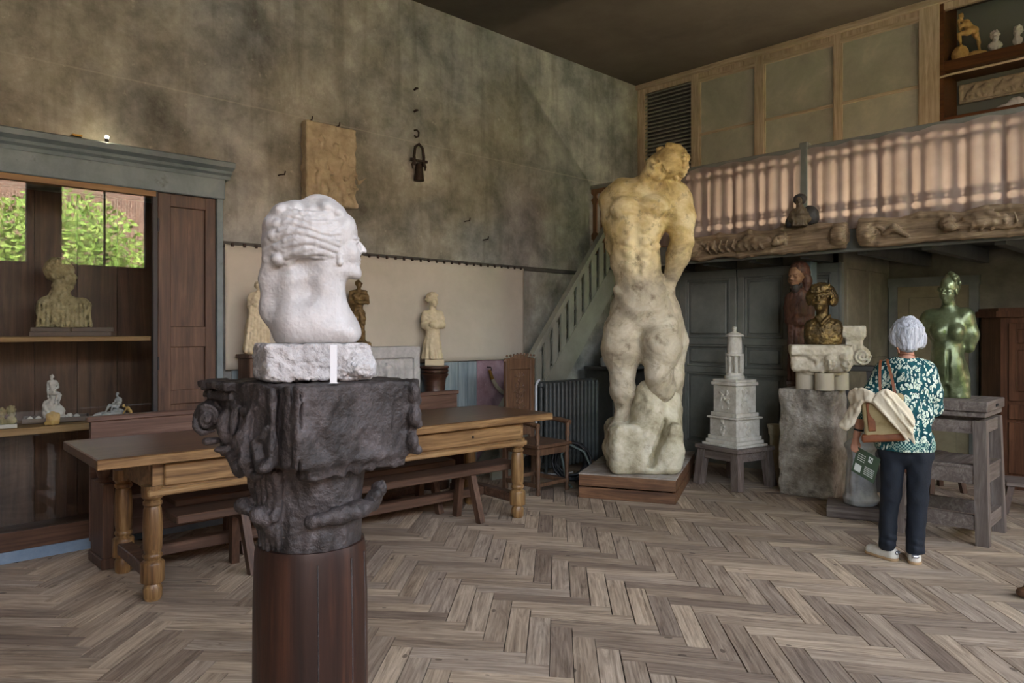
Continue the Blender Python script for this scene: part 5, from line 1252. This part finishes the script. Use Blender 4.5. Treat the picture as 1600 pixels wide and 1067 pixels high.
q = Px(677, 571, 7.2); z_ = Vector(q.loc).z; yq = onx(679, 571, XL+.18).y; q.loc = (XL+.18, yq, z_); Q = q
pd = thing('turned_pedestal', 'dark turned wooden pedestal under the cross-armed statuette', 'pedestal', (XL+.18, yq, 0))
MB().lathe([(.14,0),(.15,.02),(.15,.08),(.12,.11),(.1,.2),(.1,z_-.36),(.105,z_-.28),(.1,z_-.27),(.11,z_-.15),(.112,z_-.13),(.135,z_-.1),(.14,z_-.085),(.125,z_-.075),(.14,z_-.06),(.14,z_-.045),(.125,z_-.035),(.145,z_-.025),(.145,z_-.008),(.13,z_-.001)], 28).build('column', M['darkturned'], pd, 40)
sta = thing('woman_statuette', 'ivory statuette of a woman with crossed arms and long skirt', 'statuette', q.loc, q.rz)
MB().box(-15,15,-13,13,0,10,.6).build('base', M['ivory'], sta).scale = q.sc
g = Sculpt(.85, 3.5)
head(g, Q(674,469,0), 11, (0,0,40), .14, 5, 22); g.cap(Q(674,478,1),Q(674,486,1),5,5.5,3); g.ell(Q(674,500,0),(12,10,14),None,5); g.cap(Q(664,491,0),Q(684,491,0),6,6,4); g.cap(Q(674,510,0),Q(674,520,0),9.5,10,4)
limb(g, Q(663,492,0), Q(661,509,-2), Q(678,510,-12), 5.5,4.6,3.6); limb(g, Q(685,492,0), Q(689,508,-3), Q(672,506,-13), 5.5,4.8,3.6)
g.chain([Q(674,520,0),Q(673,540,0),Q(673,560,0)],[10,13,14.5],5)
for i in range(11):
    a = i*2*math.pi/11; g.chain([Q(674+9*math.cos(a),520,9*math.sin(a)),Q(673+12.5*math.cos(a),541,12.5*math.sin(a)),Q(673+15*math.cos(a+.1),559,15*math.sin(a+.1))],[1.8,2.1,2.6],1.6)
g.noise(.5,.4,3).cut(2,10,'>'); g.build('figure', M['ivory'], sta, q.sc)

# ------------------------------------------------------------------ inside the display cabinet
def shelf_px(px, base, x, z): 
    q = Px(px, base, depth(onx(px, base, x))); p = onx(px, base, x); q.loc = (x, p.y, z); return q
q = shelf_px(112, 523, XL-.2, SH1+.001); Q = q
slab = thing('board_slab', 'two grey worn boards under the clay bust in the cabinet', 'boards', q.loc, q.rz)
MB().box(-64,62,-26,24,0,7,.8).build('board', M['dustwood'], slab).scale = q.sc; MB().box(-62,-2,-25,24,7.2,14,.8).build('board', M['dustwood'], slab).scale = q.sc; MB().box(0,66,-25,24,7.2,14,.8).build('board', M['dustwood'], slab).scale = q.sc
q = shelf_px(100, 509, XL-.2, SH1+.001+14.2*q.s); Q = q
g = Sculpt(1.2, 5); head(g, Q(100,428,0), 23, (0,0,75), .16, 4, 40); g.ell(Q(84,420,0),(17,18,17),None,6); g.chain([Q(94,445,0),Q(98,466,0)],[12,14],6); g.ell(Q(100,496,0),(42,22,30),None,8); g.cap(Q(74,478,0),Q(128,478,0),17,16,8); g.cap(Q(90,450,0),Q(84,470,0),9,11,5)
for i in range(12): g.cap(Q(62+i*7,474,-17),Q(60+i*7.4,508,-22),2.6,3.2,2)
g.noise(1.6,.2,3).noise(.7,.6,4).cut(2,0,'>'); q.one(g, 'clay_bust', M['clay'], 'grey yellow clay bust in profile on the upper cabinet shelf', 'bust')
q = shelf_px(88, 657, XL-.24, SH2+.001); Q = q
tr_ = thing('tray', 'shallow grey wooden tray holding the seated plaster nude', 'tray', q.loc, q.rz)
MB().box(-50,50,-22,24,0,4,.6).build('bottom', M['dustwood'], tr_).scale = q.sc
for a in ((-52,52,-24,-21,1,8),(-52,52,23,26,1,8),(-52,-49,-21,23,1,8),(49,52,-21,23,1,8)): MB().box(*a, .5).build('rim', M['dustwood'], tr_).scale = q.sc
def seated(S, cx, top, H, flip=1):
    f = flip; X = lambda a, z_, dd=0: (cx+f*a*H, dd*H, top-z_*H)
    S.vox = S.vox
    figure(S, dict(head=X(-.02,.06,-.02),neck=X(-.01,.14),chest=X(0,.22),waist=X(.0,.33),pelvis=X(.0,.42),ls=X(.1,.17),rs=X(-.1,.17),le=X(.15,.30),re=X(-.12,.33),lw=X(.06,.36,-.08),rw=X(-.11,.5,-.03),lh=X(.05,.44),rh=X(-.04,.44),lk=X(.2,.5,-.12),rk=X(.16,.46,-.14),la=X(.14,.7,-.08),ra=X(.06,.68,-.1)), H, True, .1, (8,0,-20*f), seed=int(cx)+3, lumps=10)
q.loc = (q.loc[0], q.loc[1], SH2+.001+4.2*q.s); q.base = 653; q.px = 82; q.loc = (q.loc[0], onx(82,650,XL-.24).y, q.loc[2]); Q = q
nd = thing('seated_nude', 'white plaster nude seated on a tall rock in the tray', 'statuette', q.loc, q.rz)
g = Sculpt(.55, 2); seated(g, 0, 68, 62); g.noise(.3,.4,2); g.build('figure', M['plaster_w'], nd, q.sc)
g = Sculpt(.9, 4); g.chain([(0,2,0),(0,2,20),(2,2,34)],[13,10,7],5); g.ell((-11,2,16),(6,7,13),None,4); g.ell((9,0,9),(11,9,13),None,4); g.noise(1.2,.25,3).cut(2,0,'>'); g.build('rock', M['plaster_w'], nd, q.sc)
for i, (x, dd, r_) in enumerate(((46,-6,6),(55,-14,5),(62,8,5),(103,4,5),(110,10,6.5),(119,-6,6))):
    g = Sculpt(.7, 2); g.ell((0,0,0),(r_,r_*.8,r_),None,1).noise(1.1,.35,i+1).cut(2,0,'>'); p = onx(x, 655, XL-.24)
    o = g.build('plaster_lump', M['plaster_w'], None, q.sc); o.location = (p.x-dd*q.s*.8, p.y, SH2+.001+4.2*q.s); tag(o, 'small white plaster lump lying in the grey tray', 'lump', 'plaster lumps in the tray')
q = shelf_px(81, 661, XL-.03, SH2+.001); g = Sculpt(.6, 2.5); g.ell((1,0,8),(10,8,9)).ell((-4,-2,14),(6,6,5)).chain([(-9,-4,3),(0,-7,3),(9,-3,5)],[3,3,3]).chain([(8,-2,4),(9,0,14),(0,2,18)],[4,4,3]).noise(.6,.3,4).cut(2,0,'>')
q.one(g, 'crouching_figure', M['ochre'], 'small curled ochre figure in front of the grey tray', 'statuette')
q = shelf_px(179, 651, XL-.2, SH2+.001); nd2 = thing('reclining_nude', 'grey plaster figure reclining on a low rock in the cabinet', 'statuette', q.loc, q.rz)
g = Sculpt(.55, 2); figure(g, dict(head=(4,0,36),neck=(5,0,32),chest=(6,0,27),waist=(6,0,21),pelvis=(3,0,16),ls=(10,-3,29),rs=(3,3,29),le=(10,-4,22),re=(0,-3,24),lw=(2,-6,22),rw=(-5,-4,20),lh=(4,-3,16),rh=(2,2,16),lk=(-8,-3,20),rk=(-2,-4,22),la=(-14,-3,10),ra=(-6,-4,10)), 48, True, .1, (0,0,-50), seed=4, lumps=8); g.build('figure', M['plaster_grey'], nd2, q.sc)
g = Sculpt(.8, 3); g.ell((4,0,6),(14,9,8)).ell((-14,0,4),(14,8,6)).ell((-26,-2,3),(7,6,4)).noise(1.4,.25,3).cut(2,0,'>'); g.build('rock', M['plaster_grey'], nd2, q.sc)
q = shelf_px(200, 652, XL-.06, SH2+.001); g = Sculpt(.5, 2); figure(g, dict(head=(-7,0,20),neck=(-4,0,18),chest=(0,0,16),waist=(4,0,11),pelvis=(5,0,6),ls=(-2,-3,17),rs=(-1,3,17),le=(-6,-3,11),re=(-5,3,11),lw=(-10,-3,5),rw=(-9,3,5),lh=(5,-2,5),rh=(5,2,5),lk=(-1,-3,4),rk=(0,3,4),la=(11,-3,2.5),ra=(11,3,2.5)), 36, False, .1, (30,0,-80), seed=2, lumps=6, feet=False); g.chain([(-13,0,2),(0,0,1.5),(13,0,2)],[2.5,2,2.5]); g.cut(2,0,'>')
q.one(g, 'kneeling_figure', M['ochre'], 'small ochre kneeling figure beside the reclining plaster figure', 'statuette')
q = shelf_px(10, 666, XL-.06, SH2+.001); lg = thing('clay_group', 'small clay group of two heads on a white base at the shelf', 'statuette', q.loc, q.rz)
MB().box(-20,17,-10,10,0,6,.6).build('base', M['plaster_w'], lg).scale = q.sc
g = Sculpt(.6, 2.5); head(g, (8,-1,24), 9, (0,0,30), .12, 3, 20); g.ell((8,0,11),(9,8,8)); head(g, (-9,0,21), 9, (0,0,-30), .12, 5, 20); g.ell((-8,0,10),(8,8,7)); g.noise(.7,.3,3).cut(2,6,'>'); g.build('heads', M['clay'], lg, q.sc)

# ------------------------------------------------------------------ balcony front: carved beams and the hooded figure
def carved_beam(x0, x1, label, seed, headx, flip):
    rr = random.Random(seed); L = x1-x0; S = Sculpt(.0095, .02); n = 14; sg = -1 if flip else 1
    S.box((L/2,.09,.12),(L/2-.03,.045,.095),None,.02,.02)
    S.chain([(.03+(L-.06)*i/n, .06, .225+.012*math.sin(i*1.9+seed)) for i in range(n+1)], [.032+.01*math.sin(i*2.3) for i in range(n+1)], .015)
    S.chain([(.03+(L-.06)*i/n, .07, .03+.012*math.sin(i*1.4+seed)) for i in range(n+1)], [.028+.008*math.sin(i*1.7) for i in range(n+1)], .015)
    for e_ in (.07, L-.07): S.ell((e_, .06, .13),(.1,.08,.11)); S.ell((e_+.02,.0,.1),(.035,.03,.03),None,.01)
    hx = headx*L; head(S, (hx, .03, .13), .085, (0, 60*sg, 20*sg), .15, seed, 24)
    S.chain([(hx-sg*.1,.05,.12),(hx-sg*.24,.035,.14),(hx-sg*.42,.045,.10),(hx-sg*.62,.05,.13)],[.05,.065,.05,.04],.02)
    limb(S, (hx-sg*.12,.02,.16), (hx-sg*.3,.0,.19), (hx-sg*.42,.0,.13), .028,.024,.016)
    for j in range(9):
        xx = hx-sg*(.16+.075*j); S.chain([(xx,.02,.06),(xx-sg*.03,-.012,.11),(xx-sg*.01,.0,.18)],[.012,.015,.010],.008)
    for j in range(max(2,int(L/.45))):
        xx = .2+j*.42+rr.uniform(-.08,.08)
        if abs(xx-hx) < .12 or xx > L-.15: continue
        S.chain([(xx+.07*math.cos(i*.6)*(1-i/14), .03, .13+.06*math.sin(i*.6)*(1-i/14)) for i in range(11)], .014, .006)
        S.chain([(xx+.08,.03,.1),(xx+.17,.01,.15),(xx+.27,.03,.07)],[.02,.03,.015],.01)
    S.noise(.006,(6,18,18),seed).noise(.004,(14,40,40),seed+1,True).cut(1,.135,'<').cut(0,0,'>').cut(0,L,'<')
    o = S.build('carved_beam', M['driftwood']); o.location = (x0, YBAL-.165, 2.305); return tag(o, label, 'carved beam')
carved_beam(ony(1075,380,YBAL-.1).x, ony(1325,380,YBAL-.1).x, 'gnarled carved wooden beam under the hooded figure on the balcony', 3, .62, False)
carved_beam(ony(1341,370,YBAL-.1).x, -.3, 'gnarled carved wooden beam with reclining head right of the newel', 8, .32, True)
q = Px(1253, 357, depth(ony(1253, 357, YBAL-.135))); q.loc = (*Vector(q.loc).xy, 2.55); Q = q
mk = thing('hooded_figure', 'small dark carved hooded figure sitting on the balcony beam', 'statuette', q.loc, q.rz)
g = Sculpt(.8, 3); head(g, Q(1249,318,-2), 9.5, (4,0,-10), 0, 2, ears=False); g.cap(Q(1250,327,0),Q(1250,333,0),5,6,3); g.chain([Q(1250,336,0),Q(1249,356,-2)],[11,13],4); limb(g, Q(1240,334,0), Q(1236,346,-4), Q(1247,343,-12), 5,4.5,3); limb(g, Q(1259,334,0), Q(1263,346,-4), Q(1252,343,-12), 5,4.5,3)
for i in range(6): g.cap(Q(1241+i*3.4,344,-11),Q(1239+i*4,357,-13),1.6,2,1.5)
g.noise(.5,.4,3).cut(2,0,'>'); g.build('body', M['monkwood'], mk, q.sc)
g = Sculpt(.8, 3); g.ell(Q(1250,314,2),(11,11,9)); g.ell(Q(1248,319,-11),(7.5,7,8),None,2,'-'); g.ell(Q(1267,340,2),(13,9,16),(0,-24,0),3); g.ell(Q(1235,348,3),(8,8,11),(0,22,0),3); g.noise(.4,.3,2).cut(2,0,'>'); g.build('hood_and_cape', M['monkcape'], mk, q.sc)

# ------------------------------------------------------------------ niche above the balcony
def niche_px(px, base, z, y=YT+.16):
    q = Px(px, base, depth(ony(px, base, y))); p = ony(px, base, y); q.loc = (p.x, y, z+.001); return q
q = niche_px(1505, 86, NS1); q.loc = (q.loc[0]+.03, q.loc[1], q.loc[2]); g = Sculpt(.75, 3)
figure(g, dict(head=(-9,-2,70),neck=(-6,0,62),chest=(0,0,56),waist=(6,0,50),pelvis=(12,0,46),ls=(0,-5,60),rs=(-4,5,60),le=(-10,-8,52),re=(-10,2,52),lw=(-12,-6,60),rw=(-12,0,60),lh=(12,-4,45),rh=(12,4,45),lk=(-12,-6,42),rk=(18,4,32),la=(-9,-6,26),ra=(20,4,14)), 84, False, .1, (0,0,-20), seed=3, lumps=12)
g.ell((-10,0,12),(14,10,14)); g.ell((16,0,6),(18,10,8)); g.noise(.8,.25,3).cut(2,0,'>'); q.one(g, 'plaster_nude', M['ochre'], 'yellowed plaster nude with raised foot on rocks in the niche', 'statuette')
for px, sd, lb in ((1555,3,'small white plaster bust next to the yellowed nude in the niche'),(1590,6,'small white plaster bust with curls at the end of the niche shelf')):
    q = niche_px(px, 72 if px < 1570 else 64, NS1); g = Sculpt(.6, 2.5); head(g, (0,0,28), 9, (0,0,20 if sd == 3 else -30), .2, sd, 26); g.ell((0,0,14),(12 if sd == 3 else 8,6,7)); g.cap((0,0,0),(0,0,10),5,4); g.cap((0,0,16),(0,0,22),4,4); g.ell((0,0,1),(7,6,2)); g.noise(.7,.3,sd).cut(2,0,'>')
    q.one(g, 'small_bust', M['plaster_w'], lb, 'bust')
fz = Sculpt(.012, .015); fz.box((.9,.02,.1),(.9,.02,.1),None,.004,.004); fz.box((.9,0,.1),(.87,.014,.078),None,.003,.003,'-')
rr = random.Random(4)
for i in range(7):
    x = .15+i*.24; fz.ell((x,.01,.11),(.075,.016,.032),(0,rr.uniform(-15,15),0)); fz.chain([(x+.06,.01,.13),(x+.09,.008,.15),(x+.12,.01,.145)],[.02,.016,.01])
    for j in range(4): fz.chain([(x-.06+j*.04,.01,.1),(x-.07+j*.045+rr.uniform(-.02,.02),.01,.06),(x-.06+j*.04+rr.uniform(-.03,.03),.01,.04)],[.012,.01,.008])
    fz.chain([(x-.02,.005,.13),(x,.005,.165)],[.014,.012])
fz.noise(.003,40,2).cut(1,.035,'<'); pz_ = ony(1478, 160, YT+.3)
o = fz.build('frieze_relief', M['reliefstone']); o.location = (nx0+.06, YT+.38, NS2+.2); tag(o, 'long framed relief frieze of running animals hung in the niche', 'relief')
q = niche_px(1582, 164, NS2); g = Sculpt(.8, 3); g.ell((0,0,2),(28,10,8)).ell((6,0,10),(14,8,8)).ell((-18,0,1),(14,8,4)).noise(1.2,.2,3).cut(2,0,'>'); q.one(g, 'plaster_fragment', M['plaster_w'], 'white plaster fragment lying on the lower niche shelf', 'fragment')
# ------------------------------------------------------------------ the visitor
q = Px(1405, 880, 4.93); q.loc = (*Vector(q.loc).xy, 0.0); Q = q
wo = thing('person', 'visitor seen from behind in teal leaf print blouse and navy trousers', 'person', q.loc, q.rz)
# body: one continuous surface (head, neck, arms, hands, trunk and legs under the clothes)
b = Sculpt(1.25, 4)
head(b, Q(1416,528,5), 25, (0,0,150), 0, 3)
b.cap(Q(1417,545,5),Q(1417,568,5),10.5,12,6); b.cap(Q(1390,578,4),Q(1445,578,4),10,10,6); b.chain([Q(1416,585,4),Q(1415,640,4),Q(1414,695,4)],[22,22,26],10)
b.cap(Q(1398,700,4),Q(1430,700,4),20,20,8)
limb(b, Q(1378,583,3), Q(1351,640,2), Q(1337,688,-2), 11, 8.5, 6, 4)
limb(b, Q(1452,585,3), Q(1457,640,16), Q(1428,572,46), 11, 8.5, 6, 4)
limb(b, Q(1396,705,4), Q(1390,775,2), Q(1386,856,4), 17, 12, 8, 5); limb(b, Q(1432,705,4), Q(1433,778,2), Q(1429,860,4), 17, 12, 8, 5)
# left hand holding the leaflet: palm, four curled fingers, thumb on the far side
b.ell(Q(1335,698,-3),(6,4,8.5),(0,12,0),3)
for i,(dx_,ln) in enumerate(((-4.6,10),(-1.8,11.5),(1.2,11),(4,9))):
    x = 1334+dx_; b.chain([Q(x,703,-4),Q(x-.4,703+ln*.45,-5.5),Q(x+.6,703+ln*.85,-4.6),Q(x+2.4,703+ln,-1.4)],[2.0,1.85,1.7,1.45],.7)
b.chain([Q(1339,697,-1),Q(1342,704,.5),Q(1341,711,1.6)],[2.3,2.0,1.6],1.2)
# right hand raised to the chin
b.ell(Q(1415,562,46),(6,4,8),(0,-40,0),3)
for i in range(4): b.chain([Q(1411+i*1.2,558+i*2.2,46-i*.6),Q(1405+i*1.0,552+i*2.4,43-i*.6),Q(1401+i*1.0,548+i*2.6,37-i*.5)],[2.0,1.8,1.5],.6)
b.chain([Q(1416,566,44),Q(1410,567,40),Q(1406,564,36)],[2.2,2.0,1.6],1)
b.build('body', M['skin'], wo, q.sc)
h = Sculpt(1.1, 4); h.ell(Q(1418,524,3),(26.5,29,24.5)); h.ell(Q(1418,537,-6),(20,16,13)); h.ell(Q(1419,548,-8),(14,9,6)); h.ell(Q(1440,534,4),(8,14,14)); h.ell(Q(1396,530,-2),(7,12,13)); h.ell(Q(1404,545,34),(20,16,28),None,4,'-')
for i in range(34):
    a = math.pi+ i*math.pi/17*.5*1.0; t_ = i/33; x = 1394+t_*50; h.chain([Q(1420+(x-1420)*.35,500.5+abs(t_-.5)*3,-2-10*math.sin(t_*math.pi)*.4),Q(1420+(x-1420)*.95,518,-4-20*math.sin(t_*math.pi)),Q(1420+(x-1420)*.86,543+5*math.sin(t_*math.pi),-6-15*math.sin(t_*math.pi))],[2.4,2.6,2.0],1.6)
h.noise(1.3,(.35,.35,.1),3).noise(.6,(.9,.9,.2),4); h.build('hair', M['hair'], wo, q.sc)
# blouse
c = Sculpt(1.5, 7)
c.cap(Q(1392,582,3),Q(1443,582,3),16,16,8); c.chain([Q(1416,590,2),Q(1414,640,2),Q(1413,690,2)],[31,31,34],12); c.cap(Q(1388,606,3),Q(1444,606,3),20,20,12); c.cap(Q(1392,650,3),Q(1438,650,3),23,22,12); c.cap(Q(1390,692,3),Q(1437,692,3),23,23,10)
c.chain([Q(1381,583,3),Q(1362,620,2),Q(1350,652,1)],[15,15,14.5],7); c.chain([Q(1450,585,4),Q(1457,615,8),Q(1459,640,16)],[15,15,14],7); c.chain([Q(1459,640,17),Q(1448,612,32)],[14,12],6)
c.ell(Q(1417,556,6),(17,20,12),None,4,'-'); c.cap(Q(1346,661,1),Q(1344,672,0),17,18,2,'-')
for i in range(9): x = 1378+i*9; c.cap(Q(x+2,600,-22+.02*(x-1414)**2*.5),Q(x,706,-28+.02*(x-1414)**2*.5),2.6,4.0,5)
c.noise(1.2,.07,3).cut(2,880-706,'>'); bl_ = c.build('blouse', M['blouse'], wo, q.sc)
c = Sculpt(1.4, 6); c.cap(Q(1390,697,3),Q(1437,697,3),24.5,24.5,6); c.ell(Q(1414,697,2),(38,36,20),None,8); c.cut(2,880-706.5,'>').cut(2,880-690,'<'); o = c.build('hem_border', M['border'], bl_, q.sc)
c = Sculpt(1.2, 4); c.cap(Q(1354,645,1.5),Q(1350,656,1),15.4,15.2,2); c.ell(Q(1363,622,2),(18,22,15),None,1,'-'); c.ell(Q(1345,667,0),(19,22,7),None,2,'-'); c.build('cuff_border', M['border'], bl_, q.sc)
# trousers
c = Sculpt(1.5, 6); c.cap(Q(1394,708,3),Q(1434,708,3),25,25,8); c.chain([Q(1395,715,3),Q(1392,775,1),Q(1387,830,2),Q(1386,856,2)],[22,16.5,14.5,14.5],4); c.chain([Q(1435,715,3),Q(1434,778,1),Q(1430,835,2),Q(1429,862,2)],[22,17,15,15],4)
for x, y in ((1392,780),(1389,838),(1387,849),(1434,782),(1431,842),(1430,853)): c.chain([Q(x-10,y,-6),Q(x,y+3,-11.5),Q(x+10,y+6,-6)],2.6,4)
c.cap(Q(1414,735,-26),Q(1411,790,-20),2.2,2.2,4,'-')
c.noise(1.3,(.09,.09,.06),3).cut(2,880-865,'>').cut(2,880-702,'<'); c.build('trousers', M['denim'], wo, q.sc)
def shoe(cx, cy, dirv, label):
    d = Vector(dirv).normalized(); n_ = Vector((-d.y, d.x, 0)); P_ = lambda f, s_, z: tuple(Vector((cx,cy,0))+d*f+n_*s_+Vector((0,0,z)))
    rt = math.degrees(math.atan2(d.y, d.x))
    s = Sculpt(.8, 4); s.chain([P_(-6,0,7),P_(14,0,8),P_(34,0,6.5)],[10,9.5,8.5],5); s.cap(P_(-8,0,10),P_(-4,0,15),9,8,5); s.cap(P_(4,0,12),P_(20,0,9),8,8,5); s.cap(P_(-3,0,19),P_(-2,0,26),6.5,7,2,'-')
    s.cut(2,3.0,'>'); s.build('shoe_upper', M['shoe'], wo, q.sc)
    s = Sculpt(.8, 2); s.chain([P_(-7,0,3),P_(14,0,3),P_(34,0,3)],[11.2,10.8,9.6],2); s.cut(2,0.0,'>').cut(2,4.4,'<'); s.build('shoe_sole', M['sole'], wo, q.sc)
    s = Sculpt(.7, 2); s.cap(P_(-16.5,-3,13),P_(-16.5,3,13),3,3,1); s.build('heel_patch', M['silver'], wo, q.sc)
    s = Sculpt(.6, 1)
    for i in range(3): s.cap(P_(10+i*5,-5,17.2-i*2.2),P_(12+i*5,5,17.2-i*2.2),1.1,1.1)
    s.build('laces', M['card'], wo, q.sc)
shoe(1388-1405, 4, (-.86,.5,0), ''); shoe(1428-1405, 4, (-.12,1,0), '')
# necklace cord and wrist band
nk = [Q(1417+12.5*math.cos(a), 559-1.5*math.sin(a), 5-13*math.sin(a)) for a in [i*math.pi/10 for i in range(11)]]
MB().tube(nk, .7, 6).build('necklace', M['leather'], wo, 60).scale = q.sc
wb = [Q(1340.5+7.4*math.cos(a), 679+1.2*math.cos(a), -1+7.4*math.sin(a)) for a in [i*2*math.pi/18 for i in range(18)]]
MB().tube(wb, 1.7, 6, closed=True).build('wrist_band', M['black'], wo, 60).scale = q.sc
# shoulder bag, jacket and leaflet
def qthing(name, label, cat, off): return thing(name, label, cat, tuple(Vector(q.loc)+Vector((math.sin(q.rz),-math.cos(q.rz),0))*off*q.s), q.rz)
bg_ = qthing('shoulder_bag', 'tan canvas and brown leather tote bag on the visitor\'s shoulder', 'bag', 5)
c = Sculpt(1.3, 4); c.box(Q(1382,652,-38),(33,7,34),(0,-6,0),6,4); c.ell(Q(1382,640,-46),(22,4,20),None,8); c.noise(1.0,.08,3); bb_ = c.build('bag_body', M['bagcanvas'], bg_, q.sc)
c = Sculpt(1.2, 3); c.box(Q(1381,683,-38),(34.5,8.5,6.5),(0,-6,0),4,3); c.build('leather_bottom', M['leather'], bg_, q.sc)
c = Sculpt(1.1, 2); c.box(Q(1362,652,-46),(6,1.8,22),(0,-6,0),1.2,1); c.build('leather_patch', M['leather'], bg_, q.sc)
def strap(pts, w_):
    vs = []
    for p in pts: vs += [(p[0]-w_,p[1],p[2]),(p[0]+w_,p[1],p[2]),(p[0]+w_,p[1]+1.4,p[2]),(p[0]-w_,p[1]+1.4,p[2])]
    fs = [(i*4+j,i*4+(j+1)%4,i*4+4+(j+1)%4,i*4+4+j) for i in range(len(pts)-1) for j in range(4)]+[(3,2,1,0),tuple(len(pts)*4-4+j for j in range(4))]
    MB().add(vs, fs).build('strap', M['leather'], bg_, 50).scale = q.sc
strap([Q(1379,566.5,4),Q(1376.5,566,-8),Q(1375.5,572,-18),Q(1375,590,-26),Q(1376,618,-33),Q(1374,640,-40)], 2.3); strap([Q(1389,566,4),Q(1386.5,565,-8),Q(1388,572,-19),Q(1393,590,-28),Q(1398,612,-36),Q(1402,638,-42)], 2.3)
jk = qthing('cream_jacket', 'cream cotton jacket draped over the tan shoulder bag', 'jacket', 11)
c = Sculpt(1.2, 4)
def sheet(S, poly, r_, k=4):
    for i in range(len(poly)-1):
        for j in range(7):
            t_ = j/6; a = np.array(poly[i][0])*(1-t_)+np.array(poly[i+1][0])*t_; e_ = np.array(poly[i][1])*(1-t_)+np.array(poly[i+1][1])*t_; S.cap(a, e_, r_, r_*.9, k)
sheet(c, [(Q(1366,628,-50),Q(1428,688,-46)),(Q(1374,616,-52),Q(1424,668,-50)),(Q(1386,611,-50),Q(1426,655,-48)),(Q(1400,617,-48),Q(1420,640,-46))], 2.1)
for a, e_ in ((Q(1378,615,-55),Q(1424,672,-54)),(Q(1386,612,-55),Q(1427,660,-53)),(Q(1368,628,-54),Q(1420,684,-52)),(Q(1393,614,-53),Q(1410,650,-54))): c.cap(a, e_, 1.5, 2.4, 2)
c.noise(1.8,(.12,.12,.05),4); c.build('jacket_body', M['jacket'], jk, q.sc)
c = Sculpt(1.2, 4); sheet(c, [(Q(1327,620,-20),Q(1330,638,-22)),(Q(1338,613,-32),Q(1342,632,-36)),(Q(1352,611,-44),Q(1356,626,-46)),(Q(1370,618,-48),Q(1372,630,-49))], 2.6)
sheet(c, [(Q(1330,640,-22),Q(1312,668,-20)),(Q(1338,636,-34),Q(1322,674,-24)),(Q(1347,630,-44),Q(1334,664,-30))], 2.2); c.noise(2.0,.11,5); c.build('jacket_sleeve', M['jacket'], jk, q.sc)
lf_ = thing('leaflet', 'dark green printed leaflet held in the visitor\'s hand', 'leaflet', q.loc, q.rz)
A0, U_, V_ = np.array(Q(1339,706,-1.5)), np.array((37.0,-17.0,-15.0)), np.array((-11.0,0,-39.0))
def card(u0,u1,v0,v1,dep,nm,mat):
    p = [A0+U_*u+V_*v+np.array((0,dep,0)) for u,v in ((u0,v0),(u1,v0),(u1,v1),(u0,v1))]; p2 = [a+np.array((0,.35,0)) for a in p]
    o = MB().add([tuple(a) for a in p+p2], [(0,1,2,3),(7,6,5,4),(0,4,5,1),(1,5,6,2),(2,6,7,3),(3,7,4,0)]).build(nm, mat, lf_); o.scale = q.sc
card(0,1,0,1,0,'sheet',M['brochure']); card(.08,.36,.62,.9,-.12,'printed_map',M['ink'])
for i in range(5): card(.48,.9,.55+i*.07,.575+i*.07,-.12,'printed_line',M['ink'])
for i in range(4): card(.1,.42,.2+i*.08,.222+i*.08,-.12,'printed_line',M['ink'])
card(.55,.72,.12,.34,-.12,'printed_emblem',M['ink']); card(.585,.635,.16,.22,-.2,'printed_emblem',M['brochure']); card(.65,.69,.2,.3,-.2,'printed_emblem',M['brochure'])
